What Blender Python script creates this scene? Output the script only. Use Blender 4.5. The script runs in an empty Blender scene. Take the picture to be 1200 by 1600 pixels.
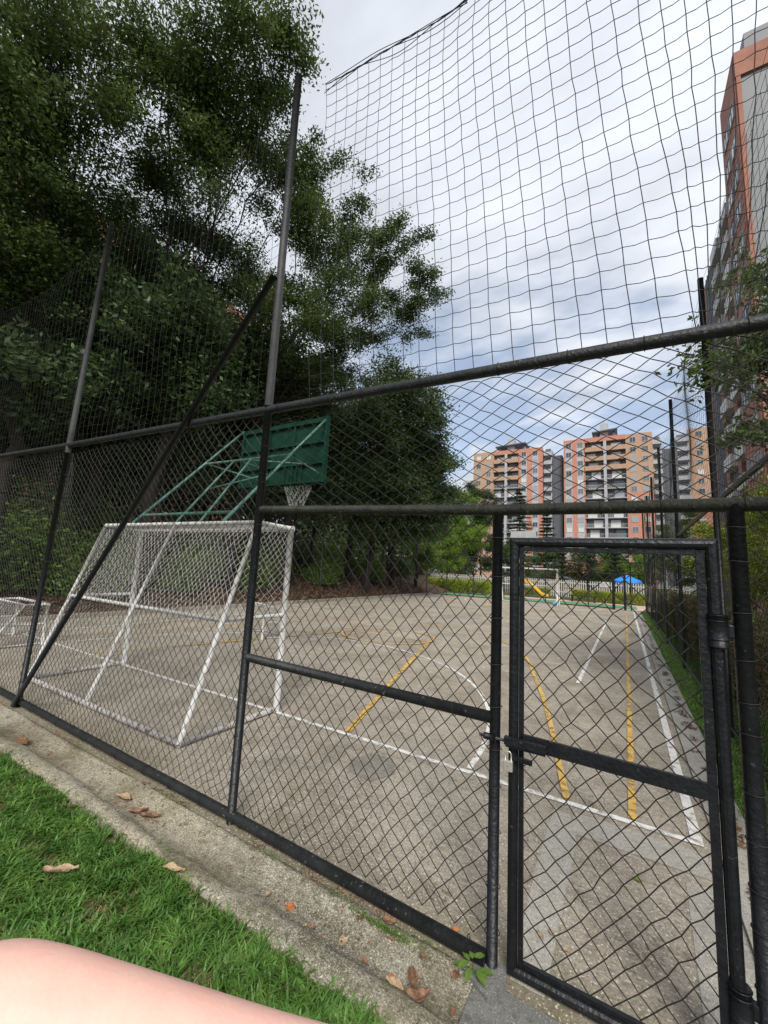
import bpy, math, random
import numpy as np
from mathutils import Vector, Matrix
R_ = random.Random(7)
NR = np.random.default_rng(11)
S = bpy.context.scene
COL = S.collection
# ------------------------------------------------------------------ camera
CR = Matrix(((0.86049893, -0.02660868, -0.50875689), (0.5068665, 0.14520314, 0.84970724), (0.05126351, -0.989044, 0.13843419)))
cd = bpy.data.cameras.new('camera'); cam = bpy.data.objects.new('camera', cd); COL.objects.link(cam)
cd.sensor_fit = 'HORIZONTAL'; cd.sensor_width = 36; cd.lens = 632 / 1200 * 36
cd.clip_start = 0.01; cd.clip_end = 3000
EYE = Vector((0, 0, 1.6))
m = Matrix.Identity(4)
cx = CR @ Vector((1, 0, 0)); cy = CR @ Vector((0, -1, 0)); cz = CR @ Vector((0, 0, -1))
for i in range(3):
    m[i][0] = cx[i]; m[i][1] = cy[i]; m[i][2] = cz[i]; m[i][3] = EYE[i]
cam.matrix_world = m
S.camera = cam
# ------------------------------------------------------------------ light
SUN_AZ, SUN_EL = math.radians(150), math.radians(44)      # azimuth measured from +Y towards +X
w = bpy.data.worlds.new('World'); S.world = w; w.use_nodes = True
nt = w.node_tree; N = nt.nodes; L = nt.links
for n in list(N): N.remove(n)
out = N.new('ShaderNodeOutputWorld'); bg = N.new('ShaderNodeBackground'); L.new(bg.outputs[0], out.inputs[0])
sky = N.new('ShaderNodeTexSky'); sky.sky_type = 'NISHITA'; sky.sun_disc = False
sky.sun_elevation = SUN_EL; sky.sun_rotation = SUN_AZ; sky.air_density = 1.0; sky.dust_density = 1.5
bg.inputs[1].default_value = 0.1
tc = N.new('ShaderNodeTexCoord')
sep = N.new('ShaderNodeSeparateXYZ'); L.new(tc.outputs['Generated'], sep.inputs[0])
def wm(op, a, b=None, clamp=False):
    n = N.new('ShaderNodeMath'); n.operation = op; n.use_clamp = clamp
    for i, q in enumerate((a, b)):
        if q is None: continue
        if isinstance(q, (int, float)): n.inputs[i].default_value = q
        else: L.new(q, n.inputs[i])
    return n.outputs[0]
zz = wm('ADD', wm('MAXIMUM', sep.outputs[2], 0.0), 0.13)
comb = N.new('ShaderNodeCombineXYZ')
L.new(wm('DIVIDE', sep.outputs[0], zz), comb.inputs[0]); L.new(wm('DIVIDE', sep.outputs[1], zz), comb.inputs[1])
mp = N.new('ShaderNodeMapping'); L.new(comb.outputs[0], mp.inputs[0]); mp.inputs['Rotation'].default_value = (0, 0, 0.55); mp.inputs['Scale'].default_value = (1.0, 1.5, 1)
mp.inputs['Location'].default_value = (0.35, 0.2, 0)
n1 = N.new('ShaderNodeTexNoise'); L.new(mp.outputs[0], n1.inputs[0]); n1.inputs['Scale'].default_value = 1.1; n1.inputs['Detail'].default_value = 9; n1.inputs['Roughness'].default_value = 0.5; n1.inputs['Distortion'].default_value = 0.5
n2 = N.new('ShaderNodeTexNoise'); L.new(mp.outputs[0], n2.inputs[0]); n2.inputs['Scale'].default_value = 3.2; n2.inputs['Detail'].default_value = 8; n2.inputs['Roughness'].default_value = 0.5
n3 = N.new('ShaderNodeTexNoise'); L.new(tc.outputs['Generated'], n3.inputs[0]); n3.inputs['Scale'].default_value = 5.5; n3.inputs['Detail'].default_value = 7; n3.inputs['Roughness'].default_value = 0.5
# cover: thick overhead, thinner low down, heaped clouds again near the horizon
el = sep.outputs[2]
cov = wm('ADD', wm('MULTIPLY', n1.outputs[0], 1.5), wm('MULTIPLY', wm('SUBTRACT', el, 0.42), 1.35))
cov = wm('ADD', cov, wm('MULTIPLY', n2.outputs[0], 0.55))
mr = N.new('ShaderNodeMapRange'); L.new(cov, mr.inputs[0]); mr.inputs[1].default_value = 0.70; mr.inputs[2].default_value = 1.30; mr.interpolation_type = 'SMOOTHSTEP'
low = N.new('ShaderNodeMapRange'); L.new(wm('SUBTRACT', wm('MULTIPLY', n3.outputs[0], 0.75), el), low.inputs[0]); low.inputs[1].default_value = 0.06; low.inputs[2].default_value = 0.16
fac = wm('MAXIMUM', wm('MAXIMUM', mr.outputs[0], low.outputs[0]), 0.38)
# cloud brightness
sunv = Vector((math.sin(SUN_AZ) * math.cos(SUN_EL), math.cos(SUN_AZ) * math.cos(SUN_EL), math.sin(SUN_EL)))
dot = N.new('ShaderNodeVectorMath'); dot.operation = 'DOT_PRODUCT'; L.new(tc.outputs['Generated'], dot.inputs[0]); dot.inputs[1].default_value = Vector((0.30, 0.52, 0.80)).normalized()   # where the cloud is thinnest
glow = wm('POWER', wm('MAXIMUM', dot.outputs['Value'], 0.0), 4.0)
br = wm('ADD', wm('MULTIPLY', n2.outputs[0], 3.6), wm('MULTIPLY', glow, 1.5))
br = wm('ADD', br, 2.1)
cc = N.new('ShaderNodeCombineColor')
L.new(wm('MULTIPLY', br, 0.93), cc.inputs[0]); L.new(wm('MULTIPLY', br, 0.985), cc.inputs[1]); L.new(wm('MULTIPLY', br, 1.08), cc.inputs[2])
mx = N.new('ShaderNodeMix'); mx.data_type = 'RGBA'; L.new(fac, mx.inputs[0]); L.new(sky.outputs[0], mx.inputs[6]); L.new(cc.outputs[0], mx.inputs[7])
L.new(mx.outputs[2], bg.inputs[0])
sd = bpy.data.lights.new('sun', 'SUN'); sd.energy = 2.0; sd.angle = math.radians(22); sd.color = (1.0, 0.95, 0.87)
so = bpy.data.objects.new('sun', sd); COL.objects.link(so)
so.rotation_euler = sunv.to_track_quat('Z', 'Y').to_euler()
S.view_settings.view_transform = 'Standard'; S.view_settings.look = 'None'; S.view_settings.gamma = 1; S.view_settings.exposure = 0.92
S.render.engine = 'CYCLES'
S.cycles.max_bounces = 6; S.cycles.diffuse_bounces = 3; S.cycles.transparent_max_bounces = 8

# ------------------------------------------------------------------ materials
MATS = {}
def mat(name, c1, c2=None, scale=8, rough=0.7, detail=6, bump=0.0, bscale=None, metal=0.0, spec=0.5, ramp=(0.35, 0.65), c3=None, s3=40, f3=0.5, r3=(0.5, 0.62), stretch=None, island=0.0, trans=0.0):
    if name in MATS: return MATS[name]
    M = bpy.data.materials.new(name); M.use_nodes = True; t = M.node_tree; n = t.nodes; l = t.links
    P = n['Principled BSDF']; P.inputs['Roughness'].default_value = rough; P.inputs['Metallic'].default_value = metal
    P.inputs['Specular IOR Level'].default_value = spec
    co = n.new('ShaderNodeTexCoord'); src = co.outputs['Object']
    if stretch:
        mpp = n.new('ShaderNodeMapping'); l.new(src, mpp.inputs[0]); mpp.inputs['Scale'].default_value = stretch; src = mpp.outputs[0]
    col = None
    if c2 is not None:
        nz = n.new('ShaderNodeTexNoise'); l.new(src, nz.inputs[0]); nz.inputs['Scale'].default_value = scale; nz.inputs['Detail'].default_value = detail; nz.inputs['Roughness'].default_value = 0.6
        rp = n.new('ShaderNodeValToRGB'); l.new(nz.outputs[0], rp.inputs[0])
        rp.color_ramp.elements[0].position = ramp[0]; rp.color_ramp.elements[1].position = ramp[1]
        rp.color_ramp.elements[0].color = (*c1, 1); rp.color_ramp.elements[1].color = (*c2, 1)
        col = rp.outputs[0]
    if c3 is not None:
        nz3 = n.new('ShaderNodeTexNoise'); l.new(co.outputs['Object'], nz3.inputs[0]); nz3.inputs['Scale'].default_value = s3; nz3.inputs['Detail'].default_value = 5
        r_3 = n.new('ShaderNodeMapRange'); l.new(nz3.outputs[0], r_3.inputs[0]); r_3.inputs[1].default_value = r3[0]; r_3.inputs[2].default_value = r3[1]; r_3.inputs[4].default_value = f3
        mm = n.new('ShaderNodeMix'); mm.data_type = 'RGBA'; l.new(r_3.outputs[0], mm.inputs[0])
        if col: l.new(col, mm.inputs[6])
        else: mm.inputs[6].default_value = (*c1, 1)
        mm.inputs[7].default_value = (*c3, 1); col = mm.outputs[2]
    if island:
        g = n.new('ShaderNodeNewGeometry'); hs = n.new('ShaderNodeHueSaturation')
        a = n.new('ShaderNodeMapRange'); l.new(g.outputs['Random Per Island'], a.inputs[0]); a.inputs[3].default_value = 1 - island; a.inputs[4].default_value = 1 + island
        h = n.new('ShaderNodeMapRange'); l.new(g.outputs['Random Per Island'], h.inputs[0]); h.inputs[3].default_value = 0.485; h.inputs[4].default_value = 0.515
        l.new(a.outputs[0], hs.inputs['Value']); l.new(h.outputs[0], hs.inputs['Hue'])
        if col: l.new(col, hs.inputs['Color'])
        else: hs.inputs['Color'].default_value = (*c1, 1)
        col = hs.outputs[0]
    if col: l.new(col, P.inputs['Base Color'])
    else: P.inputs['Base Color'].default_value = (*c1, 1)
    if bump:
        nb = n.new('ShaderNodeTexNoise'); l.new(co.outputs['Object'], nb.inputs[0]); nb.inputs['Scale'].default_value = bscale or scale * 4; nb.inputs['Detail'].default_value = 6
        b = n.new('ShaderNodeBump'); b.inputs['Strength'].default_value = bump; b.inputs['Distance'].default_value = 0.02; l.new(nb.outputs[0], b.inputs['Height']); l.new(b.outputs[0], P.inputs['Normal'])
    if trans:
        tr = n.new('ShaderNodeBsdfTranslucent'); ms = n.new('ShaderNodeMixShader'); ms.inputs[0].default_value = trans
        if col:
            hv = n.new('ShaderNodeHueSaturation'); hv.inputs['Value'].default_value = 1.6; hv.inputs['Hue'].default_value = 0.48; l.new(col, hv.inputs['Color']); l.new(hv.outputs[0], tr.inputs[0])
        l.new(P.outputs[0], ms.inputs[1]); l.new(tr.outputs[0], ms.inputs[2]); l.new(ms.outputs[0], n['Material Output'].inputs[0])
    MATS[name] = M
    return M

def worn_paint(name, c, wear=0.47, sc=9):
    M = bpy.data.materials.new(name); M.use_nodes = True; t = M.node_tree; n = t.nodes; l = t.links
    P = n['Principled BSDF']; P.inputs['Roughness'].default_value = 0.7
    co = n.new('ShaderNodeTexCoord')
    a = n.new('ShaderNodeTexNoise'); l.new(co.outputs['Object'], a.inputs[0]); a.inputs['Scale'].default_value = sc; a.inputs['Detail'].default_value = 10; a.inputs['Roughness'].default_value = 0.78
    b = n.new('ShaderNodeTexNoise'); l.new(co.outputs['Object'], b.inputs[0]); b.inputs['Scale'].default_value = 1.3; b.inputs['Detail'].default_value = 3
    s = n.new('ShaderNodeMath'); s.operation = 'ADD'; l.new(a.outputs[0], s.inputs[0])
    k = n.new('ShaderNodeMath'); k.operation = 'MULTIPLY'; l.new(b.outputs[0], k.inputs[0]); k.inputs[1].default_value = 0.45; l.new(k.outputs[0], s.inputs[1])
    r = n.new('ShaderNodeMapRange'); l.new(s.outputs[0], r.inputs[0]); r.inputs[1].default_value = wear + 0.10; r.inputs[2].default_value = wear + 0.24
    tr = n.new('ShaderNodeBsdfTransparent'); ms = n.new('ShaderNodeMixShader'); l.new(r.outputs[0], ms.inputs[0]); l.new(tr.outputs[0], ms.inputs[1]); l.new(P.outputs[0], ms.inputs[2]); l.new(ms.outputs[0], n['Material Output'].inputs[0])
    rp = n.new('ShaderNodeValToRGB'); l.new(a.outputs[0], rp.inputs[0]); rp.color_ramp.elements[0].position = .4; rp.color_ramp.elements[1].position = .6
    rp.color_ramp.elements[0].color = (c[0] * .72, c[1] * .72, c[2] * .7, 1); rp.color_ramp.elements[1].color = (*c, 1); l.new(rp.outputs[0], P.inputs['Base Color'])
    return M

def concrete(name, dark, mid, light, speck=170, streak=True, stain=(0.09, 0.075, 0.055), stainf=0.6, bump=0.35, lich=False, foot=False):
    M = bpy.data.materials.new(name); M.use_nodes = True; t = M.node_tree; n = t.nodes; l = t.links
    P = n['Principled BSDF']; P.inputs['Roughness'].default_value = 0.85; P.inputs['Specular IOR Level'].default_value = 0.25
    co = n.new('ShaderNodeTexCoord').outputs['Object']
    def noise(sc, det=6, ro=0.6, st=None, dist=0):
        q = n.new('ShaderNodeTexNoise'); q.inputs['Scale'].default_value = sc; q.inputs['Detail'].default_value = det; q.inputs['Roughness'].default_value = ro; q.inputs['Distortion'].default_value = dist
        if st:
            mpp = n.new('ShaderNodeMapping'); mpp.inputs['Scale'].default_value = st; l.new(co, mpp.inputs[0]); l.new(mpp.outputs[0], q.inputs[0])
        else: l.new(co, q.inputs[0])
        return q.outputs[0]
    def mixc(f, a, b, lo, hi, top=1.0):
        r = n.new('ShaderNodeMapRange'); l.new(f, r.inputs[0]); r.inputs[1].default_value = lo; r.inputs[2].default_value = hi; r.inputs[4].default_value = top
        mm = n.new('ShaderNodeMix'); mm.data_type = 'RGBA'; l.new(r.outputs[0], mm.inputs[0])
        for k, q in ((6, a), (7, b)):
            if isinstance(q, tuple): mm.inputs[k].default_value = (*q, 1)
            else: l.new(q, mm.inputs[k])
        return mm.outputs[2]
    c = mixc(noise(0.9, 8, 0.65), dark, mid, 0.35, 0.62)
    c = mixc(noise(5, 8, 0.7), c, light, 0.42, 0.75, 0.55)
    if streak: c = mixc(noise(3.0, 6, 0.7, (0.7, 9, 1)), c, light, 0.5, 0.7, 0.45)
    c = mixc(noise(0.45, 5, 0.6, None, 0.6), c, stain, 0.52, 0.75, stainf)
    if foot:
        # dirt and moss washed up along the foot of the fence, and grime round the goal's base
        sy = n.new('ShaderNodeSeparateXYZ'); l.new(co, sy.inputs[0])
        def mth(op, a, b):
            q = n.new('ShaderNodeMath'); q.operation = op
            for k, v in enumerate((a, b)):
                if isinstance(v, (int, float)): q.inputs[k].default_value = v
                else: l.new(v, q.inputs[k])
            return q.outputs[0]
        yy_ = mth('ADD', sy.outputs[1], mth('MULTIPLY', noise(1.6, 8, 0.7), 1.5))
        c = mixc(mth('MULTIPLY', yy_, -1.0), c, (.15, .13, .075), -3.05, -2.55, .75)
        crk = noise(1.3, 10, 0.55, None, 1.2)
        c = mixc(mth('ABSOLUTE', mth('SUBTRACT', crk, 0.47), 0), (.10, .085, .065), c, 0.0, 0.0035)
        c = mixc(noise(1.1, 9, 0.72, (1, .5, 1), .8), c, (.17, .15, .12), 0.53, 0.66, .6)
    sp = noise(speck, 3, 0.7)
    c = mixc(sp, c, (dark[0] * .35, dark[1] * .33, dark[2] * .3), 0.545, 0.66, 0.75)
    c = mixc(noise(speck * .8, 2, 0.6, (1.1, 1, 1)), c, (min(1, light[0] * 1.5), min(1, light[1] * 1.5), min(1, light[2] * 1.45)), 0.58, 0.68, 0.7)
    if lich: c = mixc(noise(120, 5, 0.75, (1, 1.6, 1)), c, (.58, .55, .47), 0.48, 0.64, 0.8); c = mixc(noise(110, 6, 0.8), c, (.06, .052, .035), 0.50, 0.62, 0.8); c = mixc(noise(2.2, 7, 0.7), c, (.13, .105, .055), 0.48, 0.66, 0.7); c = mixc(noise(7, 8, 0.75), c, (.035, .03, .02), 0.56, 0.70, 0.7)
    c = mixc(noise(38, 4, 0.6), c, (dark[0] * .6, dark[1] * .6, dark[2] * .55), 0.54, 0.66, 0.6)
    c = mixc(noise(14, 7, 0.75, (1, 2.5, 1)), c, (dark[0] * .75, dark[1] * .72, dark[2] * .65), 0.53, 0.68, 0.55)
    l.new(c, P.inputs['Base Color'])
    b = n.new('ShaderNodeBump'); b.inputs['Strength'].default_value = bump; b.inputs['Distance'].default_value = 0.006; l.new(sp, b.inputs['Height']); l.new(b.outputs[0], P.inputs['Normal'])
    return M

M_court = concrete('court_concrete', (0.22, 0.185, 0.14), (0.39, 0.345, 0.285), (0.58, 0.53, 0.45), speck=88, bump=.6, stain=(0.15, 0.12, 0.085), foot=True)
M_drain = concrete('lichened_cement', (0.10, 0.09, 0.055), (0.30, 0.265, 0.19), (0.56, 0.52, 0.43), speck=140, streak=False, stain=(0.27, 0.21, 0.08), stainf=0.8, bump=0.5, lich=True)
M_curb = concrete('curb_concrete', (0.20, 0.18, 0.14), (0.31, 0.285, 0.235), (0.46, 0.44, 0.38), speck=120, streak=False, stain=(0.11, 0.10, 0.045), stainf=0.75, bump=0.6)
M_patchl = concrete('light_screed', (0.34, 0.32, 0.28), (0.42, 0.40, 0.355), (0.52, 0.50, 0.45), streak=False)
M_apron = concrete('smooth_cement', (0.13, 0.13, 0.125), (0.18, 0.18, 0.17), (0.26, 0.255, 0.24), streak=False)
M_patchd = concrete('dark_patch', (0.17, 0.155, 0.13), (0.25, 0.235, 0.20), (0.36, 0.34, 0.29), streak=False)
M_white = worn_paint('worn_white_paint', (0.85, 0.83, 0.79), 0.465)
M_whitef = worn_paint('faded_white_paint', (0.68, 0.66, 0.62), 0.55)
M_yellow = worn_paint('worn_yellow_paint', (0.74, 0.46, 0.11), 0.50, 14)
M_dirt = mat('soil', (0.035, 0.022, 0.014), (0.10, 0.062, 0.038), 3, 0.95, bump=0.6, bscale=20, c3=(0.16, 0.10, 0.06), s3=25, f3=0.6)
M_grassground = mat('turf_soil', (0.03, 0.045, 0.012), (0.075, 0.085, 0.025), 9, 0.95, bump=0.4, c3=(0.15, 0.11, 0.06), s3=14, f3=0.5)
M_black = mat('black_enamel', (0.005, 0.0055, 0.0065), (0.010, 0.011, 0.013), 14, 0.4, bump=0.25, bscale=60, spec=0.35, c3=(0.10, 0.10, 0.095), s3=70, f3=0.5, r3=(0.66, 0.72))
M_grey = mat('weathered_pipe', (0.009, 0.010, 0.0105), (0.02, 0.022, 0.022), 12, 0.5, bump=0.3, bscale=70, spec=0.4, c3=(0.16, 0.16, 0.15), s3=55, f3=0.65, r3=(0.64, 0.71))
M_moss = mat('mossy_pipe', (0.010, 0.011, 0.009), (0.026, 0.028, 0.016), 10, 0.6, bump=0.3, bscale=70, spec=0.3, c3=(0.15, 0.15, 0.14), s3=55, f3=0.6, r3=(0.65, 0.72))
M_galv = mat('galvanised_pipe', (0.010, 0.010, 0.0095), (0.026, 0.026, 0.025), 12, 0.6, metal=0.0, bump=0.2)
M_galv2 = mat('dull_galvanised_pipe', (0.014, 0.0145, 0.014), (0.04, 0.04, 0.038), 6, 0.7)
M_wire = mat('coated_wire', (0.010, 0.0095, 0.009), (0.03, 0.026, 0.022), 25, 0.6, spec=0.3)
M_wireg = mat('galvanised_wire', (0.022, 0.021, 0.019), (0.05, 0.047, 0.042), 25, 0.5, spec=0.4)
M_stringg = mat('grey_net_cord', (0.03, 0.03, 0.029), rough=0.8, spec=0.2)
M_string = mat('net_string', (0.035, 0.037, 0.04), rough=0.8, spec=0.2)
M_goal = mat('chipped_white_paint', (0.48, 0.47, 0.45), (0.68, 0.67, 0.65), 9, 0.55, bump=0.3, bscale=60, c3=(0.14, 0.10, 0.07), s3=22, f3=0.7, r3=(0.6, 0.66))
M_rust = mat('rusty_base_bar', (0.10, 0.08, 0.065), (0.45, 0.43, 0.41), 16, 0.7, bump=0.4, bscale=50, ramp=(0.36, 0.47))
M_goalnet = mat('white_cord', (0.42, 0.41, 0.38), (0.62, 0.6, 0.57), 10, 0.85)
M_green = mat('green_board', (0.003, 0.030, 0.018), (0.006, 0.044, 0.026), 5, 0.85, bump=0.1, spec=0.15)
M_greenpipe = mat('green_pipe', (0.045, 0.12, 0.095), (0.09, 0.20, 0.165), 8, 0.5)
M_red = mat('dark_rim', (0.03, 0.07, 0.05), rough=0.5)
M_bark = mat('bark', (0.016, 0.012, 0.009), (0.045, 0.034, 0.026), 6, 0.95, bump=0.8, bscale=22, stretch=(3, 3, 0.6))
M_leafA = mat('ficus_leaf', (0.045, 0.078, 0.02), (0.095, 0.14, 0.032), 0.9, 0.45, detail=3, spec=0.45, island=0.4, trans=0.35)
M_leafD = mat('dark_leaf', (0.034, 0.064, 0.02), (0.07, 0.115, 0.032), 1.2, 0.5, detail=3, spec=0.4, island=0.4, trans=0.2)
M_leafB = mat('bright_leaf', (0.085, 0.165, 0.028), (0.17, 0.26, 0.05), 0.8, 0.5, detail=3, spec=0.35, island=0.35, trans=0.35)
M_leafY = mat('lime_leaf', (0.18, 0.26, 0.03), (0.32, 0.36, 0.045), 2, 0.5, detail=3, spec=0.3, island=0.3, trans=0.3)
M_leafY2 = mat('fresh_leaf', (0.12, 0.22, 0.03), (0.22, 0.33, 0.05), 1.5, 0.5, detail=3, spec=0.3, island=0.3, trans=0.35)
M_leafR = mat('hedge_leaf', (0.11, 0.19, 0.045), (0.28, 0.18, 0.11), 6, 0.5, detail=3, spec=0.4, island=0.55, trans=0.25)
M_conif = mat('conifer_needle', (0.014, 0.036, 0.018), (0.035, 0.065, 0.032), 1.5, 0.7, island=0.3, trans=0.1)
M_grass = mat('grass_blade', (0.065, 0.15, 0.026), (0.145, 0.26, 0.055), 7, 0.45, detail=4, spec=0.35, island=0.4, trans=0.3)
M_verge_lit = mat('verge_blade_lit', (0.13, 0.26, 0.04), (0.22, 0.38, 0.07), 5, 0.5, detail=4, island=0.3, trans=0.3)  # brighter copy of the grass colour, painted to look strongly lit
M_drygrass = mat('dry_grass', (0.26, 0.20, 0.09), rough=0.8, island=0.3)
M_dead = mat('dead_leaf', (0.10, 0.045, 0.025), (0.28, 0.15, 0.08), 30, 0.6, bump=0.4, bscale=120)
M_deado = mat('orange_dead_leaf', (0.42, 0.10, 0.03), (0.5, 0.2, 0.06), 40, 0.5)
M_deadt = mat('tan_dead_leaf', (0.30, 0.20, 0.12), (0.45, 0.33, 0.2), 40, 0.6, bump=0.4, bscale=100)
M_brick = mat('orange_brick', (0.45, 0.19, 0.13), (0.53, 0.25, 0.18), 2.2, 0.85, bump=0.1)
M_brickd = mat('darker_brick', (0.30, 0.135, 0.095), (0.38, 0.18, 0.13), 1.2, 0.9)  # darker, duller brick for the near right-hand blocks
M_tan = mat('tan_brick', (0.40, 0.25, 0.165), (0.48, 0.31, 0.21), 2.2, 0.85, bump=0.1)
M_conc = mat('grey_render', (0.36, 0.36, 0.38), (0.46, 0.46, 0.48), 1.5, 0.85)
M_shaft = mat('dark_cladding', (0.085, 0.09, 0.105), (0.12, 0.125, 0.14), 0.8, 0.7, stretch=(6, 6, 0.3))
M_recess_shade = mat('recess_shade', (0.06, 0.063, 0.07), (0.16, 0.16, 0.17), 0.7, 0.6)  # dark tone painted in for the shade of balcony recesses and landings
M_glass = mat('window_glass', (0.10, 0.12, 0.14), (0.55, 0.58, 0.6), 0.35, 0.12, detail=1, spec=0.7, ramp=(0.46, 0.54))
M_frame = mat('white_frame', (0.62, 0.62, 0.6), rough=0.6)
M_gpanel = mat('grey_panel', (0.13, 0.14, 0.15), (0.165, 0.175, 0.19), 0.5, 0.55)
M_blue = mat('blue_canvas', (0.015, 0.2, 0.75), (0.02, 0.26, 0.85), 4, 0.6)
M_slide = mat('yellow_plastic', (0.85, 0.48, 0.03), rough=0.35)
M_ball = mat('teal_ball', (0.02, 0.33, 0.45), (0.55, 0.6, 0.6), 9, 0.5, ramp=(0.5, 0.53))
M_turf = mat('artificial_turf', (0.08, 0.22, 0.10), (0.12, 0.28, 0.13), 6, 0.9)
M_pink = mat('pink_paving', (0.5, 0.34, 0.28), (0.6, 0.43, 0.36), 6, 0.85)
M_picket = mat('grey_white_picket', (0.42, 0.41, 0.38), (0.55, 0.54, 0.5), 6, 0.7)
M_roof = mat('terracotta_roof', (0.42, 0.17, 0.08), (0.55, 0.25, 0.13), 3, 0.85)
M_lock = mat('lock_steel', (0.5, 0.47, 0.42), (0.62, 0.6, 0.55), 60, 0.35, metal=0.6)
M_brass = mat('keyhole', (0.12, 0.09, 0.05), rough=0.4, metal=0.5)
M_plate = mat('pale_plate', (0.36, 0.37, 0.37), (0.44, 0.45, 0.45), 30, 0.5)

def skinmat():
    M = bpy.data.materials.new('bare_skin'); M.use_nodes = True; t = M.node_tree; n = t.nodes; l = t.links
    P = n['Principled BSDF']; P.inputs['Roughness'].default_value = 0.55
    P.inputs['Subsurface Weight'].default_value = 0.25; P.inputs['Subsurface Radius'].default_value = (0.012, 0.004, 0.002); P.inputs['Subsurface Scale'].default_value = 0.5
    co = n.new('ShaderNodeTexCoord'); a = n.new('ShaderNodeTexNoise'); l.new(co.outputs['Object'], a.inputs[0]); a.inputs['Scale'].default_value = 38; a.inputs['Detail'].default_value = 9; a.inputs['Roughness'].default_value = 0.65
    rp = n.new('ShaderNodeValToRGB'); l.new(a.outputs[0], rp.inputs[0]); rp.color_ramp.elements[0].position = .3; rp.color_ramp.elements[1].position = .7
    rp.color_ramp.elements[0].color = (0.76, 0.41, 0.34, 1); rp.color_ramp.elements[1].color = (0.80, 0.54, 0.43, 1); l.new(rp.outputs[0], P.inputs['Base Color'])
    b = n.new('ShaderNodeTexNoise'); l.new(co.outputs['Object'], b.inputs[0]); b.inputs['Scale'].default_value = 900
    bb = n.new('ShaderNodeBump'); bb.inputs['Strength'].default_value = 0.12; bb.inputs['Distance'].default_value = 0.0008; l.new(b.outputs[0], bb.inputs['Height']); l.new(bb.outputs[0], P.inputs['Normal'])
    return M

# ------------------------------------------------------------------ mesh helpers
def tag(o, label=None, cat=None, group=None, kind=None):
    if label: o['label'] = label
    if cat: o['category'] = cat
    if group: o['group'] = group
    if kind: o['kind'] = kind
    return o
def thing(name, label, cat, loc=(0, 0, 0), group=None):
    o = bpy.data.objects.new(name, None); o.empty_display_size = 0.1; COL.objects.link(o); o.location = loc
    return tag(o, label, cat, group)
def link(name, me, material, parent=None):
    o = bpy.data.objects.new(name, me); COL.objects.link(o)
    if material is not None and not me.materials: me.materials.append(material)
    if parent is not None:
        o.parent = parent
        # geometry is written in world coordinates; shift back by every ancestor's offset
        off = Vector((0, 0, 0)); p = parent
        while p is not None: off += p.location; p = p.parent
        o.location = -off
    return o
def quadmesh(name, V, Q, smooth=False):
    me = bpy.data.meshes.new(name)
    V = np.ascontiguousarray(V, np.float32); Q = np.ascontiguousarray(Q, np.int32)
    k = Q.shape[1]
    me.vertices.add(len(V)); me.vertices.foreach_set('co', V.ravel())
    me.loops.add(Q.size); me.loops.foreach_set('vertex_index', Q.ravel())
    me.polygons.add(len(Q)); me.polygons.foreach_set('loop_start', np.arange(0, Q.size, k, dtype=np.int32))
    try: me.polygons.foreach_set('loop_total', np.full(len(Q), k, np.int32))
    except Exception: pass
    if smooth: me.polygons.foreach_set('use_smooth', np.ones(len(Q), bool))
    me.update(calc_edges=True); me.validate()
    return me
def sweep(P, r, k=6, ref=None):
    P = np.asarray(P, float); n = len(P)
    T = np.gradient(P, axis=0); T /= (np.linalg.norm(T, axis=1)[:, None] + 1e-9)
    if ref is None:
        d = np.abs(P[-1] - P[0]); ref = np.eye(3)[int(np.argmin(d))]
    ref = np.asarray(ref, float)
    A = np.cross(T, ref); A /= (np.linalg.norm(A, axis=1)[:, None] + 1e-9)
    B = np.cross(T, A)
    an = np.arange(k) * 2 * math.pi / k
    rr = np.broadcast_to(np.asarray(r, float), (n,))
    V = P[:, None, :] + rr[:, None, None] * (np.cos(an)[None, :, None] * A[:, None, :] + np.sin(an)[None, :, None] * B[:, None, :])
    V = V.reshape(-1, 3)
    i = np.arange(n - 1)[:, None] * k; j = np.arange(k)[None, :]; j2 = (j + 1) % k
    Q = np.stack([i + j, i + j2, i + k + j2, i + k + j], -1).reshape(-1, 4)
    return V, Q
class Acc:
    def __init__(s): s.V = []; s.Q = []; s.n = 0
    def add(s, V, Q): s.V.append(V); s.Q.append(Q + s.n); s.n += len(V)
    def tube(s, P, r, k=6, ref=None): s.add(*sweep(P, r, k, ref))
    def build(s, name, material, parent=None, smooth=True):
        return link(name, quadmesh(name, np.concatenate(s.V), np.concatenate(s.Q), smooth), material, parent)
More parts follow.
